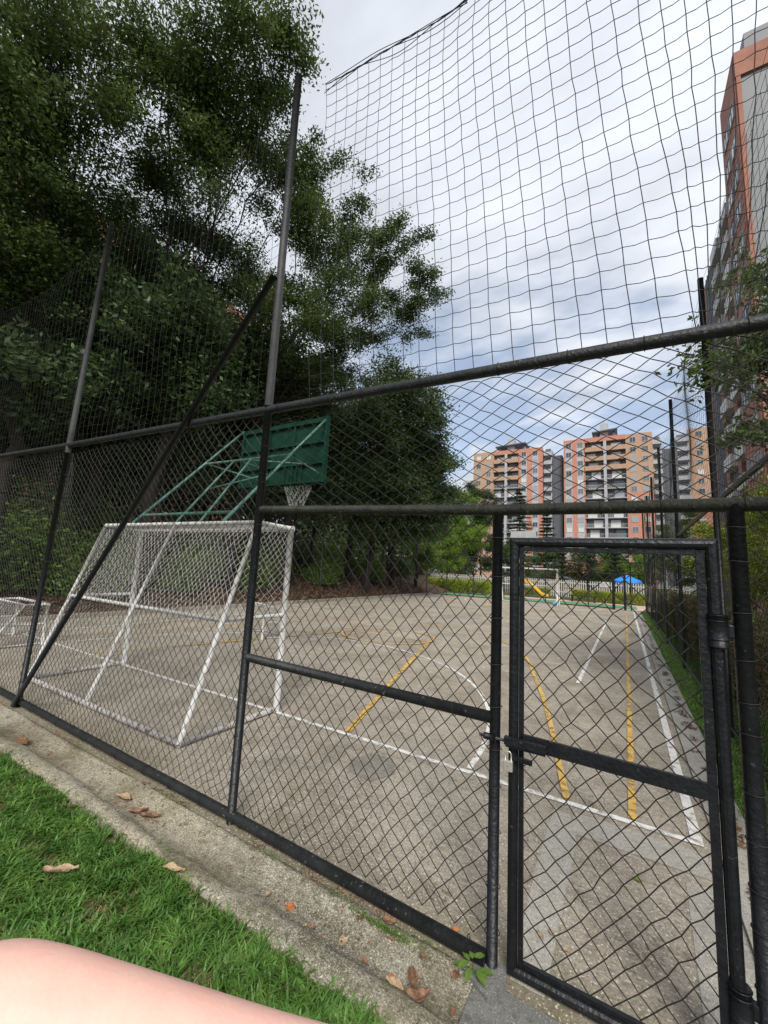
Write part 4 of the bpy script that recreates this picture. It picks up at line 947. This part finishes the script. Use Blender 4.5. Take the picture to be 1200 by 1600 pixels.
shaft('grey slab of flats left of the tan tower behind the side net', [(12.6, 15.5, 41.0, M_conc, True)], 130, 138)
# near right-hand block
rb = thing('apartment_tower', 'close tall apartment block with grey panels and orange edges at the right edge', 'apartment block', (14, 34, 0))
mb = MB(); mb.box(8.05, 30, 33.9, 38.4, -.1, 40.5); mb.build('wall', M_gpanel, rb)
mb = MB(); mb.box(8.0, 8.25, 33.75, 33.9, -.1, 38.7); mb.box(7.95, 30, 33.72, 33.9, 38.7, 40.8); mb.build('edge_band', M_brickd, rb)
mb = MB(); mb.box(7.9, 8.045, 33.9, 38.4, -.1, 40.8); mb.build('side_wall', M_brickd, rb)
mb = MB(); mb.box(8.9, 30, 35, 39, 40.5, 43.6); mb.build('penthouse', M_gpanel, rb)
for k_ in range(14):
    z = 36.2 - k_ * 2.7
    for yy in (35.1, 37.0): put_window(rb, 7.9, yy, z, -math.pi / 2)
rb2 = thing('apartment_tower', 'set back brick and grey wing with white balconies behind the close right block', 'apartment block', (14, 48, 0))
mb = MB(); mb.box(9.1, 30, 38.6, 56, -.1, 36.5); mb.build('wall', M_shaft, rb2)
for a, c, mt in ((40.2, 41.3, M_brickd), (44.4, 45.6, M_brickd), (49.0, 50.2, M_brickd), (54.6, 55.9, M_brickd), (50.4, 54.4, M_gpanel)):
    mb = MB(); mb.box(8.85, 9.098, a, c, -.1, 36.0)
    if mt is M_gpanel:
        yy = a + .3
        while yy < c - .3: mb.box(8.78, 8.85, yy, yy + .15, -.1, 36.0); yy += .8
    mb.build('wall_strip', mt, rb2)
for k_ in range(13):
    z = 34.0 - k_ * 2.7
    for a, c in ((41.5, 44.2), (45.8, 48.8)):
        mb = MB(); mb.box(8.4, 9.098, a, c, z - .15, z); mb.box(8.4, 8.48, a, c, z, z + 1.0); mb.box(8.48, 9.09, a, a + .08, z, z + 1.0); mb.box(8.48, 9.09, c - .08, c, z, z + 1.0); mb.build('balcony', M_frame, rb2)
# block glimpsed through the trees on the left
lb = thing('apartment_block', 'orange brick apartment block glimpsed through the trees on the far left', 'apartment block', (-34, 14, 0))
mb = MB(); mb.box(-46, -32, -4, 26, -.1, 26); mb.build('wall', M_brick, lb)
for k_ in range(8):
    for q in range(6):
        put_window(lb, -31.97, 0 + q * 4.4, 3.2 + k_ * 2.8, math.pi / 2, False)

# ================================================================== TREES
CL = {
'A': [(-10.8, 1.6, 11.9, 1.7), (-11.1, 2.9, 12.8, 1.6), (-12.0, 2.7, 10.2, 1.6), (-12.7, 4.3, 12.0, 1.7), (-12.2, 2.2, 11.7, 1.4), (-10.4, 2.3, 13.5, 1.5), (-10.6, 3.5, 14.4, 1.3), (-12.0, 1.6, 10.5, 1.8), (-14.2, 4.0, 10.1, 1.6), (-12.2, 2.4, 8.6, 1.5), (-12.8, 3.6, 7.4, 1.4), (-13.0, 1.8, 7.0, 1.5), (-12.6, 4.6, 8.8, 1.3)],
'B': [(-9.6, 4.3, 14.9, 1.6), (-8.3, 5.1, 15.5, 1.5), (-7.9, 6.1, 15.3, 1.0), (-10.3, 4.6, 12.9, 1.6), (-9.3, 6.3, 14.4, 1.5), (-8.7, 7.3, 14.2, 1.1), (-10.5, 6.3, 11.9, 1.7), (-12.9, 5.8, 11.0, 1.6), (-7.3, 5.7, 15.8, 0.7), (-8.7, 8.2, 13.7, 0.8)],
'C': [(-8.2, 8.8, 12.1, 1.3), (-8.0, 8.3, 14.1, 0.9), (-7.1, 9.4, 13.8, 0.6), (-7.8, 10.4, 12.5, 1.2), (-6.7, 10.7, 12.9, 0.8), (-5.6, 11.2, 13.1, 0.55), (-6.5, 11.8, 12.0, 0.9), (-6.0, 12.4, 11.5, 0.6), (-8.7, 9.0, 9.9, 1.5), (-7.8, 10.9, 10.3, 1.3), (-6.8, 12.6, 10.8, 0.8), (-10.3, 8.1, 10.8, 1.7), (-8.7, 11.3, 8.8, 1.2)],
'D': [(-15.0, 4.2, 8.5, 2), (-15.0, 6.0, 9.5, 2), (-13.7, 7.9, 10.3, 2), (-12.2, 9.2, 9.1, 1.8), (-14.9, 8.1, 7.6, 1.7), (-16.0, 5.8, 7.3, 1.6), (-15.8, 4.2, 6.2, 1.8), (-14.9, 10.2, 7.6, 1.5), (-16.8, 5.3, 5.2, 1.6), (-15.2, 9.0, 5.8, 1.9), (-16.4, 7.4, 4.8, 1.8), (-15.4, 2.6, 6.6, 1.9), (-15.8, 2.2, 8.6, 1.9), (-14.6, 5.0, 10.6, 1.8), (-10.9, 6.6, 8.6, 1.3), (-11.4, 7.2, 6.8, 1.3), (-11.6, 5.6, 7.8, 1.3), (-12.6, 4.4, 6.2, 1.3), (-12.4, 3.2, 5.6, 1.2)],
'E': [(-12.3, 11.9, 9.8, 2), (-13.2, 13.9, 7.4, 1.9), (-11.4, 15.0, 8.5, 2), (-13.7, 11.6, 7.9, 1.8), (-14.4, 13.4, 5.2, 1.8), (-12.7, 15.0, 5.1, 1.6), (-14.0, 12.0, 5.6, 1.9), (-12.6, 16.4, 6.6, 1.7)],
'F': [(-9.4, 16.3, 10.9, 1.5), (-9.0, 18.4, 9.7, 1.5), (-10.4, 16.9, 8.6, 1.8), (-9.0, 20.4, 7.4, 1.4), (-10.2, 19.0, 6.1, 1.9), (-11.7, 16.8, 6.4, 1.6), (-8.8, 20.9, 5.3, 1.1), (-11.8, 18.4, 4.3, 1.5), (-10.1, 20.5, 3.8, 1.4), (-9.6, 17.6, 9.2, 1.6), (-9.5, 20.0, 8.3, 1.5), (-10.6, 21.0, 6.0, 1.6), (-9.3, 21.6, 4.6, 1.2), (-9.2, 20.9, 6.4, 1.3)],
}
LK = 6500
tree('ficus_tree', 'feathery tall tree at the top left corner with radiating bare limbs', (-13.2, 3.6, bank_z(-13.2)), 5.5, CL['A'], LK * .6, .10, M_leafA, .16, 201, nsub=13, ntwig=6, spread=.2)
tree('ficus_tree', 'tall leafy tree rising behind the second fence post to the top of the photo', (-13.0, 7.2, bank_z(-13)), 6.0, CL['B'], LK * .8, .10, M_leafA, .17, 202, nsub=13, ntwig=6, spread=.2)
tree('ficus_tree', 'spreading tree whose fine branches reach right across the sky over the court', (-13.4, 10.6, bank_z(-13.4)), 6.0, CL['C'], LK, .092, M_leafA, .18, 203, nsub=13, ntwig=6, spread=.18)
tree('dense_tree', 'dark dense tree between the two leaning fence posts', (-15.4, 6.4, bank_z(-15.4)), 4.5, CL['D'], LK * .8, .17, M_leafD, .2, 204, nsub=13, ntwig=7, spread=.32)
tree('dense_tree', 'dark dense tree directly behind the green backboard', (-13.2, 13.6, bank_z(-13.2)), 3.5, CL['E'], LK * .8, .17, M_leafD, .2, 205, nsub=13, ntwig=7, spread=.32)
tree('dense_tree', 'dark rounded tree at the court corner ending the row against the sky', (-12.6, 19.4, bank_z(-12.6)), 3.2, CL['F'], LK * 1.1, .15, M_leafD, .2, 206, nsub=14, ntwig=7, spread=.30)
# further trees behind them
def simple_tree(name, label, x, y, h, r, seed, m_, n=3000, ls=.14, fz=None, group=None, z=0, low_=.3, tr=.12, nclump=9):
    g = np.random.default_rng(seed); cl = []
    for i in range(nclump):
        a = g.uniform(0, 6.28); q = g.uniform(0, 1); zz_ = h * low_ + (h * (1 - low_)) * (i + .5) / nclump; w_ = r * math.sin(math.pi * (.18 + .72 * (i + .5) / nclump))
        cl.append((x + math.cos(a) * w_ * .6, y + math.sin(a) * w_ * .6, z + zz_, r * g.uniform(.42, .62)))
    return tree(name, label, (x, y, z), fz or h * low_, cl, n, ls, m_, tr, seed, group, nsub=9, ntwig=6, spread=.26)
bt = [('big dark tree filling the gap above the left bank behind the mini goal', -18.5, 3.0, 12, 3.2, M_leafD), ('dark tree high on the bank behind the large goal', -19.5, 9.5, 14, 3.4, M_leafD), ('second dark tree high on the bank right of the large goal', -18.5, 16, 12, 3.2, M_leafD),
      ('leafy tree far up the bank at the left photo edge', -19, -1.5, 12, 3.2, M_leafA), ('broad dark tree behind the court corner left of the lime hedge', -15.5, 26, 9, 3.0, M_leafD)]
for i, (lb_, x, y, h, r, m_) in enumerate(bt): simple_tree('dense_tree', lb_, x, y, h, r, 220 + i, m_, 3600, .24, z=bank_z(x), low_=.34)
simple_tree('bright_tree', 'bright green leafy tree left of the far brick tower', -14.6, 40, 9.4, 2.9, 231, M_leafY2, 4200, .15, low_=.2)
simple_tree('bright_tree', 'second bright green tree standing closer to the lime hedge', -16.6, 35, 6.2, 2.4, 232, M_leafB, 2600, .14, low_=.15)
simple_tree('dark_tree', 'dull green round topped tree covering the foot of the left brick tower', -14.9, 48, 12.2, 2.9, 233, M_leafD, 2800, .17, low_=.2)
for i, (lb_, x, y, h, r, m_) in enumerate([('small round tree behind the picket fence above the slide', -7.0, 44, 4.6, 2.0, M_leafA), ('small spreading tree behind the picket fence near its middle', -3.4, 45, 4.3, 1.9, M_leafD),
     ('small light green tree just left of the blue umbrella', -1.2, 43, 4.4, 1.8, M_leafB), ('light green tree behind the blue umbrella', 1.4, 41, 4.6, 1.9, M_leafB), ('round tree beside the far end of the side fence', 3.9, 44, 8.0, 2.3, M_leafB),
     ('dark tree behind the slide platform', -9.4, 42, 5.2, 2.1, M_leafD)]):
    simple_tree('small_tree', lb_, x, y, h, r, 240 + i, m_, 1800, .14, low_=.25, tr=.09)
g = np.random.default_rng(88); n = 90000; yq = g.uniform(-12, 75, n); xq = -24 - np.abs(g.normal(0, 2.5, n)) + 2 * wob(yq * .3, yq * .2, 89, 1); hq = 9 + 2.5 * wob(yq * .5, xq * .3, 90, 1)
tag(leaves('far_wood', np.stack([xq, yq, 1.2 + hq * g.uniform(0, 1, n) ** .8], -1), .42, M_leafD, None, 91, .6, .4), kind='stuff')
# conifer with whorled tiers
def conifer(label, x, y, h, r, seed):
    g = np.random.default_rng(seed); root = thing('conifer', label, 'tree', (x, y, 0)); acc = Acc(); pts = []
    acc.tube(bez((x, y, 0), (x, y, h), 0, 6), np.linspace(.16, .03, 6), 8)
    nt_ = int(h * 2.2)
    for i in range(nt_):
        z = h * .16 + h * .83 * i / nt_; rr2 = r * (1 - i / nt_) ** .8 + .15
        for j in range(9):
            a = g.uniform(0, 6.28); e = np.array([x + rr2 * math.cos(a), y + rr2 * math.sin(a), z - .12 * rr2 + .1]); s0 = np.array([x, y, z])
            acc.tube(bez(s0, e, -.06, 5), np.linspace(.025, .008, 5), 3); q = g.uniform(.12, 1.03, 80)[:, None]; pts.append(s0 + (e - s0) * q + g.normal(0, .09, (80, 3)) * [1, 1, .5])
    acc.build('trunk', M_bark, root); leaves('crown', np.concatenate(pts), .2, M_conif, root, seed, .22)
conifer('tiered dark conifer before the left brick tower', -9.9, 46, 11.6, 2.3, 261)
conifer('narrow dark conifer right of the tiered one before the left tower', -7.7, 50, 9.6, 1.7, 262)
for i, (lb_, x, y, h, r) in enumerate([('slim dark cypress behind the middle of the picket fence', -2.6, 40, 4.0, .5), ('slim dark cypress left of the blue umbrella', -.7, 39.5, 4.6, .5), ('slim dark cypress behind the far goal', -5.0, 41, 4.2, .5)]): conifer(lb_, x, y, h, r, 270 + i)
# slim trunks and undergrowth on the bank
tr_pos = [(-14.1, 19.8, 6, .19, 'thick reddish brown trunk leaning at the edge of the bank behind the court'), (-13.0, 23.2, 5, .15, 'dark trunk with a swollen knot beside the court corner'), (-12.9, 26.5, 5, .11, 'slim trunk just left of the lime hedge'),
          (-14.5, 15.5, 5, .09, 'slim pale trunk right of the large goal on the bank'), (-15.2, 17.6, 6, .10, 'slim dark trunk second right of the large goal'), (-14.3, 24.8, 5, .08, 'thin straight sapling trunk near the court corner')]
for i, (x, y, h, r, lb_) in enumerate(tr_pos):
    z = bank_z(x)
    cl = [(x + R_.uniform(-.8, .8), y + R_.uniform(-.8, .8), z + h + R_.uniform(-.6, 1.0), 1.1) for _ in range(4)]
    t = tree('slim_tree', lb_, (x, y, z), h * .75, cl, 1600, .12, M_leafD, r, 300 + i, nsub=4)
    if i == 1:
        mb = MB(); sphere(mb, (x + .02, y, z + 1.15), .36, 14, 9, .9); mb.build('trunk_knot', M_bark, t, smooth=True)
us_ = [(-12.9, 2.6, 1.2), (-13.4, 4.2, 1.6), (-13.0, 5.7, 1.3), (-14.2, 7.0, 1.9), (-13.1, 8.6, 1.2), (-14.3, 10.2, 1.7), (-13.2, 12.0, 1.1), (-14.6, 13.8, 1.6), (-13.6, 16.6, 1.2), (-15.0, 19.2, 1.7), (-13.9, 22.0, 1.0), (-15.2, 24.0, 1.5), (-16.2, 3.4, 2.4), (-16.6, 6.6, 2.5), (-16.8, 10.6, 2.6), (-17, 14.4, 2.5), (-17, 18.5, 2.5), (-17, 22.5, 2.4), (-15.5, 28.6, 1.6)]
near_ = ['broad leaved', 'glossy', 'loose', 'bushy', 'low', 'tangled']
spots_ = ['at the left photo edge', 'behind the left mini goal', 'behind the leaning left fence post', 'left of the large goal', 'behind the left post of the large goal', 'behind the net of the large goal', 'under the backboard', 'right of the large goal', 'before the slim trunks', 'behind the reddish trunk', 'beside the knotted trunk', 'near the court corner', 'high up the bank at the left edge', 'high up the bank behind the leaning post', 'high up the bank behind the large goal', 'high up the bank under the hoop', 'high up the bank among slim trunks', 'high up the bank by the corner', 'left of the lime hedge']
for i, (x, y, s_) in enumerate(us_):
    shrub('shrub', near_[i % 6] + ' green shrub on the bank ' + spots_[i], (x, y, bank_z(x) + .05), (s_ * .85, s_ * .95, s_ * (1.35 if i < 12 else 1)), int(4200 * s_), .14 if s_ > 2 else .12, M_leafB if i < 12 or i % 2 else M_leafA, 330 + i, group='shrubs on the bank')
# tree on the right behind the side fence, and the climber hanging on it
tree('garden_tree', 'green leafy tree leaning over the side fence at the right edge', (2.6, 6.8, 0), 2.6,
     [(1.75, 6.6, 5.5, .75), (2.3, 7.0, 4.9, .8), (1.6, 6.4, 4.7, .5), (2.1, 6.4, 4.2, .6), (1.15, 6.0, 4.15, .33), (1.05, 6.4, 4.7, .28), (2.6, 7.2, 6.0, .8), (2.6, 6.6, 3.6, .6), (1.25, 6.4, 3.6, .25), (1.75, 6.8, 5.9, .4), (2.9, 7.4, 5.2, .9), (2.2, 6.2, 3.0, .6), (2.6, 7.0, 4.2, .8), (1.8, 6.2, 3.4, .5), (2.1, 6.6, 5.2, .6), (1.9, 6.4, 4.0, .55)], 5200, .085, M_leafA, .1, 401, nsub=10, ntwig=5, spread=.12)
tree('garden_tree', 'yellow green bush like tree behind the side fence right of the gate', (2.6, 11.5, 0), 1.0, [(2.0, 11, 2.5, .9), (2.6, 12, 3.0, 1.0), (1.9, 12.6, 2.3, .8), (2.5, 10.2, 2.2, .9), (2.4, 13.5, 3.1, .9), (2.0, 9.0, 2.0, .8), (2.3, 8.0, 2.8, .8)], 5000, .09, M_leafY, .08, 402)
tree('garden_tree', 'dull green tree overhanging the hedge beside the gate post', (2.5, 4.6, 0), .9, [(1.8, 4.3, 1.8, .6), (2.0, 4.9, 2.4, .55), (1.6, 3.6, 1.3, .5), (2.2, 4.2, 2.7, .6), (1.9, 3.4, 1.9, .5), (2.6, 5.0, 2.9, .6), (1.7, 5.4, 2.0, .6), (1.5, 2.9, 1.5, .45), (2.5, 5.6, 2.2, .7), (2.9, 6.2, 3.4, .7), (3.0, 5.0, 3.4, .7), (2.0, 5.0, 3.1, .55), (2.4, 5.4, 3.7, .6)], 6500, .075, M_leafA, .08, 403)

# ================================================================== GRASS, WEEDS, DEAD LEAVES
def blades(name, X, Y, Zb, hmin, hmax, wd, material, seed, lean=.6, tuft=0, spread=.02):
    g = np.random.default_rng(seed); n = len(X); h = g.uniform(hmin, hmax, n); a = g.uniform(0, 6.28, n)
    if tuft:
        # blades grow in tufts: gather round a centre and arch outwards, whole tufts combed one way
        own = (np.arange(n) // tuft) * tuft; own = np.minimum(own, n - 1); cx0, cy0 = X[own], Y[own]
        a = g.uniform(0, 6.28, n); rr = spread * np.sqrt(g.uniform(0, 1, n)); X = cx0 + np.cos(a) * rr; Y = cy0 + np.sin(a) * rr
        comb_ = wob(cx0 * 6, cy0 * 6, seed + 5, 3.0); a = np.where(g.uniform(0, 1, n) < .45, comb_ + g.normal(0, .5, n), a); h = h * (.7 + .5 * (0.5 + 0.5 * np.sin(own * 12.9)))
    ln = g.uniform(.15, 1, n) * lean * h
    dx, dy = np.cos(a), np.sin(a); sx, sy = -np.sin(a), np.cos(a); V = np.zeros((n, 8, 3)); w2 = wd * g.uniform(.6, 1.3, n)
    for k_, t in enumerate((0, .4, .75, 1.0)):
        cx_ = X + dx * ln * t ** 2; cy_ = Y + dy * ln * t ** 2; cz_ = Zb + h * (t - .35 * lean * t ** 3); ww = w2 * (1, .95, .65, .08)[k_] / 2
        V[:, 2 * k_] = np.stack([cx_ + sx * ww, cy_ + sy * ww, cz_], -1); V[:, 2 * k_ + 1] = np.stack([cx_ - sx * ww, cy_ - sy * ww, cz_], -1)
    b_ = np.arange(n)[:, None] * 8; Q = np.concatenate([b_ + np.array([[2 * i, 2 * i + 1, 2 * i + 3, 2 * i + 2]]) for i in range(3)])
    o = link(name, quadmesh(name, V.reshape(-1, 3), Q), material); tag(o, kind='stuff'); return o
g = np.random.default_rng(77)
n = 150000; X = -8.0 + 7.35 * g.uniform(0, 1, n) ** .62; Y = g.uniform(.30, 1.535, n)
bare = (wob(X * 2.3, Y * 2.6, 501, 1.0) > .5) | (((X + 1.32) / .30) ** 2 + ((Y - .98) / .10) ** 2 < g.uniform(.3, 1.4, n)) | (((X + 2.75) / .25) ** 2 + ((Y - 1.18) / .05) ** 2 < 1)
edge = Y > 1.46 + .06 * wob(X * 4, X * 7, 502, 1) + .02 * g.normal(0, 1, n)
kp = ~(bare & (g.uniform(0, 1, n) < .8)) & ~edge
o = blades('grass', X[kp], Y[kp], np.full(kp.sum(), -.008), .026, .078, .0080, M_grass, 78, 1.15, tuft=14, spread=.022)
n = 26000; X2_ = -7.0 + 6.3 * g.uniform(0, 1, n) ** .6; Y2_ = g.uniform(.4, 1.45, n); blades('dry_grass', X2_, Y2_, np.full(n, -.008), .012, .04, .004, M_drygrass, 79, 1.2)
n = 60000; Yv = 1.9 + 24.5 * g.uniform(0, 1, n) ** 1.9; Xv = .665 + g.uniform(0, 1, n) * .8 + .03 * wob(Yv * 2, Yv, 503, 1); blades('grass', Xv, Yv, np.zeros(n), .02, .06, .008, M_verge_lit, 80, .9)
# small weeds in the joints
n = 5200; ctr = np.array([(-2.75, 1.868), (-1.72, 1.865), (-2.55, 1.86), (-.98, 1.83), (-.80, 1.86), (-3.9, 1.87), (-1.25, 1.86)]); k_ = g.integers(0, len(ctr), n)
blades('weeds', ctr[k_, 0] + g.normal(0, .09, n), ctr[k_, 1] + g.normal(0, .010, n), np.full(n, -.01), .006, .022, .005, M_leafB, 81, 1.2)
wd_ = thing('weed_plant', 'small bright green weed with broad leaves at the foot of the gate post', 'plant', (-.575, 1.835, -.01))
for i in range(9):
    a = i * 2.4; t = .028 + .012 * (i % 3); hz = .03 + .012 * (i % 4); c0 = np.array([-.575, 1.835, -.01]); d = np.array([math.cos(a), math.sin(a), 0]); s = np.array([-math.sin(a), math.cos(a), 0]); tip = c0 + d * (t + .036) + np.array([0, 0, hz - .004]); st = c0 + d * t * .5 + np.array([0, 0, hz]); mid_ = (st + tip) / 2 + np.array([0, 0, .008])
    mb = MB(); wv = .013; mb.add([st, mid_ * .55 + st * .45 + s * wv, mid_ * .55 + tip * .45 + s * wv * .9, tip, mid_ * .55 + tip * .45 - s * wv * .9, mid_ * .55 + st * .45 - s * wv, mid_ - np.array([0, 0, .004])], [(0, 1, 6), (1, 2, 6), (2, 3, 6), (3, 4, 6), (4, 5, 6), (5, 0, 6)]); mb.build('leaf', M_leafB, wd_, smooth=False)
A = Acc()
for i in range(5): a = i * 1.3; A.tube(np.array([(-.575, 1.835, -.02), (-.575 + .01 * math.cos(a), 1.835 + .01 * math.sin(a), .012), (-.575 + .02 * math.cos(a), 1.835 + .02 * math.sin(a), .028)]), .0015, 4)
A.build('stem', M_leafB, wd_)
def deadleaf(p, s, rot, m_, label, curl=.5, group=None, asp=.45):
    vs = []; fs = []; s *= .8; n1_, n2_ = 14, 7; ca, sa = math.cos(rot), math.sin(rot); sd_ = R_.random() * 6
    for i in range(n1_):
        t = i / (n1_ - 1); w_ = asp * s * math.sin(math.pi * min(1, max(0, t)) ** .8) * .5 + .001
        for j in range(n2_):
            u = (j / (n2_ - 1) * 2 - 1); lx = (t - .5) * s; ly = u * w_; lz = curl * s * (.13 * u * u * (w_ / (asp * s * .5 + 1e-6)) + .35 * (t - .5) ** 2 +   .035 * math.sin(t * 11 + sd_ + u * 3) + .03 * math.sin(u * 5 + t * 4 + sd_)); ly += s * .10 * math.sin(t * 3 + sd_)
            vs.append((p[0] + lx * ca - ly * sa, p[1] + lx * sa + ly * ca, p[2] + lz + .003))
    for i in range(n1_ - 1):
        for j in range(n2_ - 1): fs.append((i * n2_ + j, (i + 1) * n2_ + j, (i + 1) * n2_ + j + 1, i * n2_ + j + 1))
    o = MB().add(vs, fs).build('dry_leaf', m_, smooth=True); sm = o.modifiers.new('solid', 'SOLIDIFY'); sm.thickness = .0008
    return tag(o, label, 'leaf', group)
deadleaf((-2.62, 1.70, -.025), .17, .3, M_dead, 'large curled brown dry leaf lying in the drain left of the middle post', 1.0, asp=.3)
deadleaf((-2.72, 1.68, -.02), .14, 1.1, M_dead, 'second curled brown leaf crossing the large one in the drain', 1.1, asp=.3)
deadleaf((-2.95, 1.70, -.02), .17, .1, M_deadt, 'tan dry leaf left of the crossed brown leaves in the drain', .8, asp=.35)
deadleaf((-2.0, 1.46, .035), .15, .6, M_deadt, 'tan curled leaf caught at the grass edge beside the drain', 1.0, asp=.25)
deadleaf((-2.45, 1.15, .03), .20, .5, M_deadt, 'long pale curled leaf lying on the grass at the left', 1.2, asp=.2)
deadleaf((-1.42, 1.69, -.03), .065, .2, M_deado, 'small orange leaf lying in the middle of the drain', .6, asp=.7)
deadleaf((-1.10, 1.69, -.03), .06, 1.5, M_deadt, 'small tan crumpled leaf in the drain below the fence', 1.0, asp=.7)
deadleaf((-.845, 1.665, -.03), .06, .4, M_deado, 'bright orange leaf in the drain near the gate', .4, asp=.7)
deadleaf((-.80, 1.60, .0), .15, -.3, M_deadt, 'long orange tan leaf at the bottom of the photo by the drain', 1.0, asp=.3)
deadleaf((-.73, 1.66, -.02), .13, .9, M_dead, 'dark brown curled leaf near the bottom of the drain', 1.1, asp=.5)
deadleaf((-.78, 1.70, -.02), .10, 2.2, M_dead, 'purple brown leaf heaped on others near the gate apron', 1.2, asp=.5)
deadleaf((-4.4, 1.62, 0), .25, .2, M_dead, 'wide brown leaf pile piece at the left end of the drain', .5, asp=.4)
deadleaf((-.63, 1.80, -.008), .05, .3, M_dead, 'small red brown leaf beside the green weed', .6, asp=.8)
deadleaf((-.97, 1.86, .002), .08, .5, M_dead, 'dark red leaf tucked under the bottom rail', .9, asp=.6)
deadleaf((-.70, 1.99, .002), .04, .5, M_deado, 'small orange leaf on the court just behind the bottom rail', .6, asp=.8)
deadleaf((.02, 2.84, .005), .05, .3, M_leafY, 'small yellow green leaf on the court behind the gate', .4, asp=.7)
for p_ in [(-.37, 2.18), (-.26, 2.16), (-.33, 2.22)]: deadleaf((p_[0], p_[1], .006), .045, R_.uniform(0, 3), M_deadt, 'small tan leaf on the court inside the lower gate frame', .8, 'tan leaves inside the gate', .6)
for i in range(34):
    x = R_.uniform(-1.3, -.58) if i < 16 else R_.uniform(-6, -1.2)
    deadleaf((x, R_.choice([R_.uniform(1.80, 1.87), R_.uniform(1.62, 1.7)]), -.012), R_.uniform(.02, .045), R_.uniform(0, 6), R_.choice([M_dead, M_dead, M_deadt]), 'small brown leaf scrap lying in the drain along the fence', 1.0, 'leaf scraps in the drain', .6)
n = 2600; Xq = -7 + 6.4 * g.uniform(0, 1, n) ** .6; Yq = np.where(g.uniform(0, 1, n) < .6, 1.862 + np.abs(g.normal(0, .022, n)) * g.choice([-1, 1], n), 1.70 + g.normal(0, .03, n)); kq = (wob(Xq * 4, Xq * 6, 508, 1) > .05)
Zq = np.where(Yq > 1.84, .008, np.where(Yq > 1.78, -.008, -.024))
tag(leaves('leaf_crumbs', np.stack([Xq, Yq, Zq], -1)[kq], .013, M_dead, None, 509, .6, .9, 0), kind='stuff')
# leaf litter blown into the gap of the right edging
n = 2600; Yq = 2 + 20 * g.uniform(0, 1, n) ** 1.8; Xq = .57 + g.normal(0, .025, n) + .02 * wob(Yq, Yq, 504, 1); kq = wob(Yq * 2, Yq * 3, 505, 1) > .15
tag(leaves('leaf_litter', np.stack([Xq, Yq, np.full(n, .032)], -1)[kq], .035, M_dead, None, 506, .6, .9, 0), kind='stuff')
n = 16000; Yq = g.uniform(1, 27, n); Xq = -11.95 - np.abs(g.normal(0, 2.6, n)); Zq = np.array([bank_z(x) for x in Xq]) + .06 + .10 * np.sin(Xq * 1.7 + Yq) * np.cos(Yq * .9)
tag(leaves('leaf_litter', np.stack([Xq, Yq, Zq], -1), .11, M_dead, None, 507, .6, .8, 0), kind='stuff')

# ================================================================== PHOTOGRAPHER'S HAND (close to the lens)
def cp(px, py, d):
    v = CR @ Vector(((px - 600) / 632 * d, (py - 800) / 632 * d, d)); return EYE + v
d = .085
J = [  # joint, parent, radius
 (cp(-420, 2250, .13), -1, .030), (cp(-240, 1990, .11), 0, .033), (cp(-230, 1740, .093), 1, .026), (cp(-10, 1578, d), 2, .0122), (cp(225, 1638, d), 3, .0108), (cp(420, 1688, d), 4, .0098), (cp(590, 1722, d), 5, .0088), (cp(700, 1790, d), 6, .0075),
 (cp(150, 1760, .09), 2, .0155), (cp(330, 1800, .092), 8, .0105), (cp(480, 1860, .095), 9, .0095), (cp(540, 1950, .095), 10, .008),
 (cp(140, 1900, .10), 2, .0150), (cp(290, 1950, .10), 12, .0100), (cp(400, 2010, .10), 13, .0090), (cp(430, 2090, .10), 14, .0075),
 (cp(60, 2040, .11), 1, .0140), (cp(190, 2090, .11), 16, .0088), (cp(290, 2140, .11), 17, .0080), (cp(320, 2200, .11), 18, .0065),
 (cp(-300, 1730, .10), 1, .0150), (cp(-330, 1590, .09), 20, .0115), (cp(-330, 1480, .085), 21, .0095),
 (cp(-640, 2600, .16), 0, .030)]
me = bpy.data.meshes.new('hand'); base = cp(-90, 1780, .095)
me.from_pydata([tuple(p - base) for p, _, _ in J], [(i, q) for i, (_, q, _) in enumerate(J) if q >= 0], []); me.materials.append(skinmat())
ho = bpy.data.objects.new('person_hand', me); COL.objects.link(ho); ho.location = base
sk = ho.modifiers.new('skin', 'SKIN'); sk.use_smooth_shade = True
for i, (_, _, r) in enumerate(J): me.skin_vertices[0].data[i].radius = (r, r)
me.skin_vertices[0].data[1].use_root = True
sb = ho.modifiers.new('sub', 'SUBSURF'); sb.levels = 3; sb.render_levels = 3
tag(ho, 'bare hand of the photographer reaching in at the lower left corner', 'person')
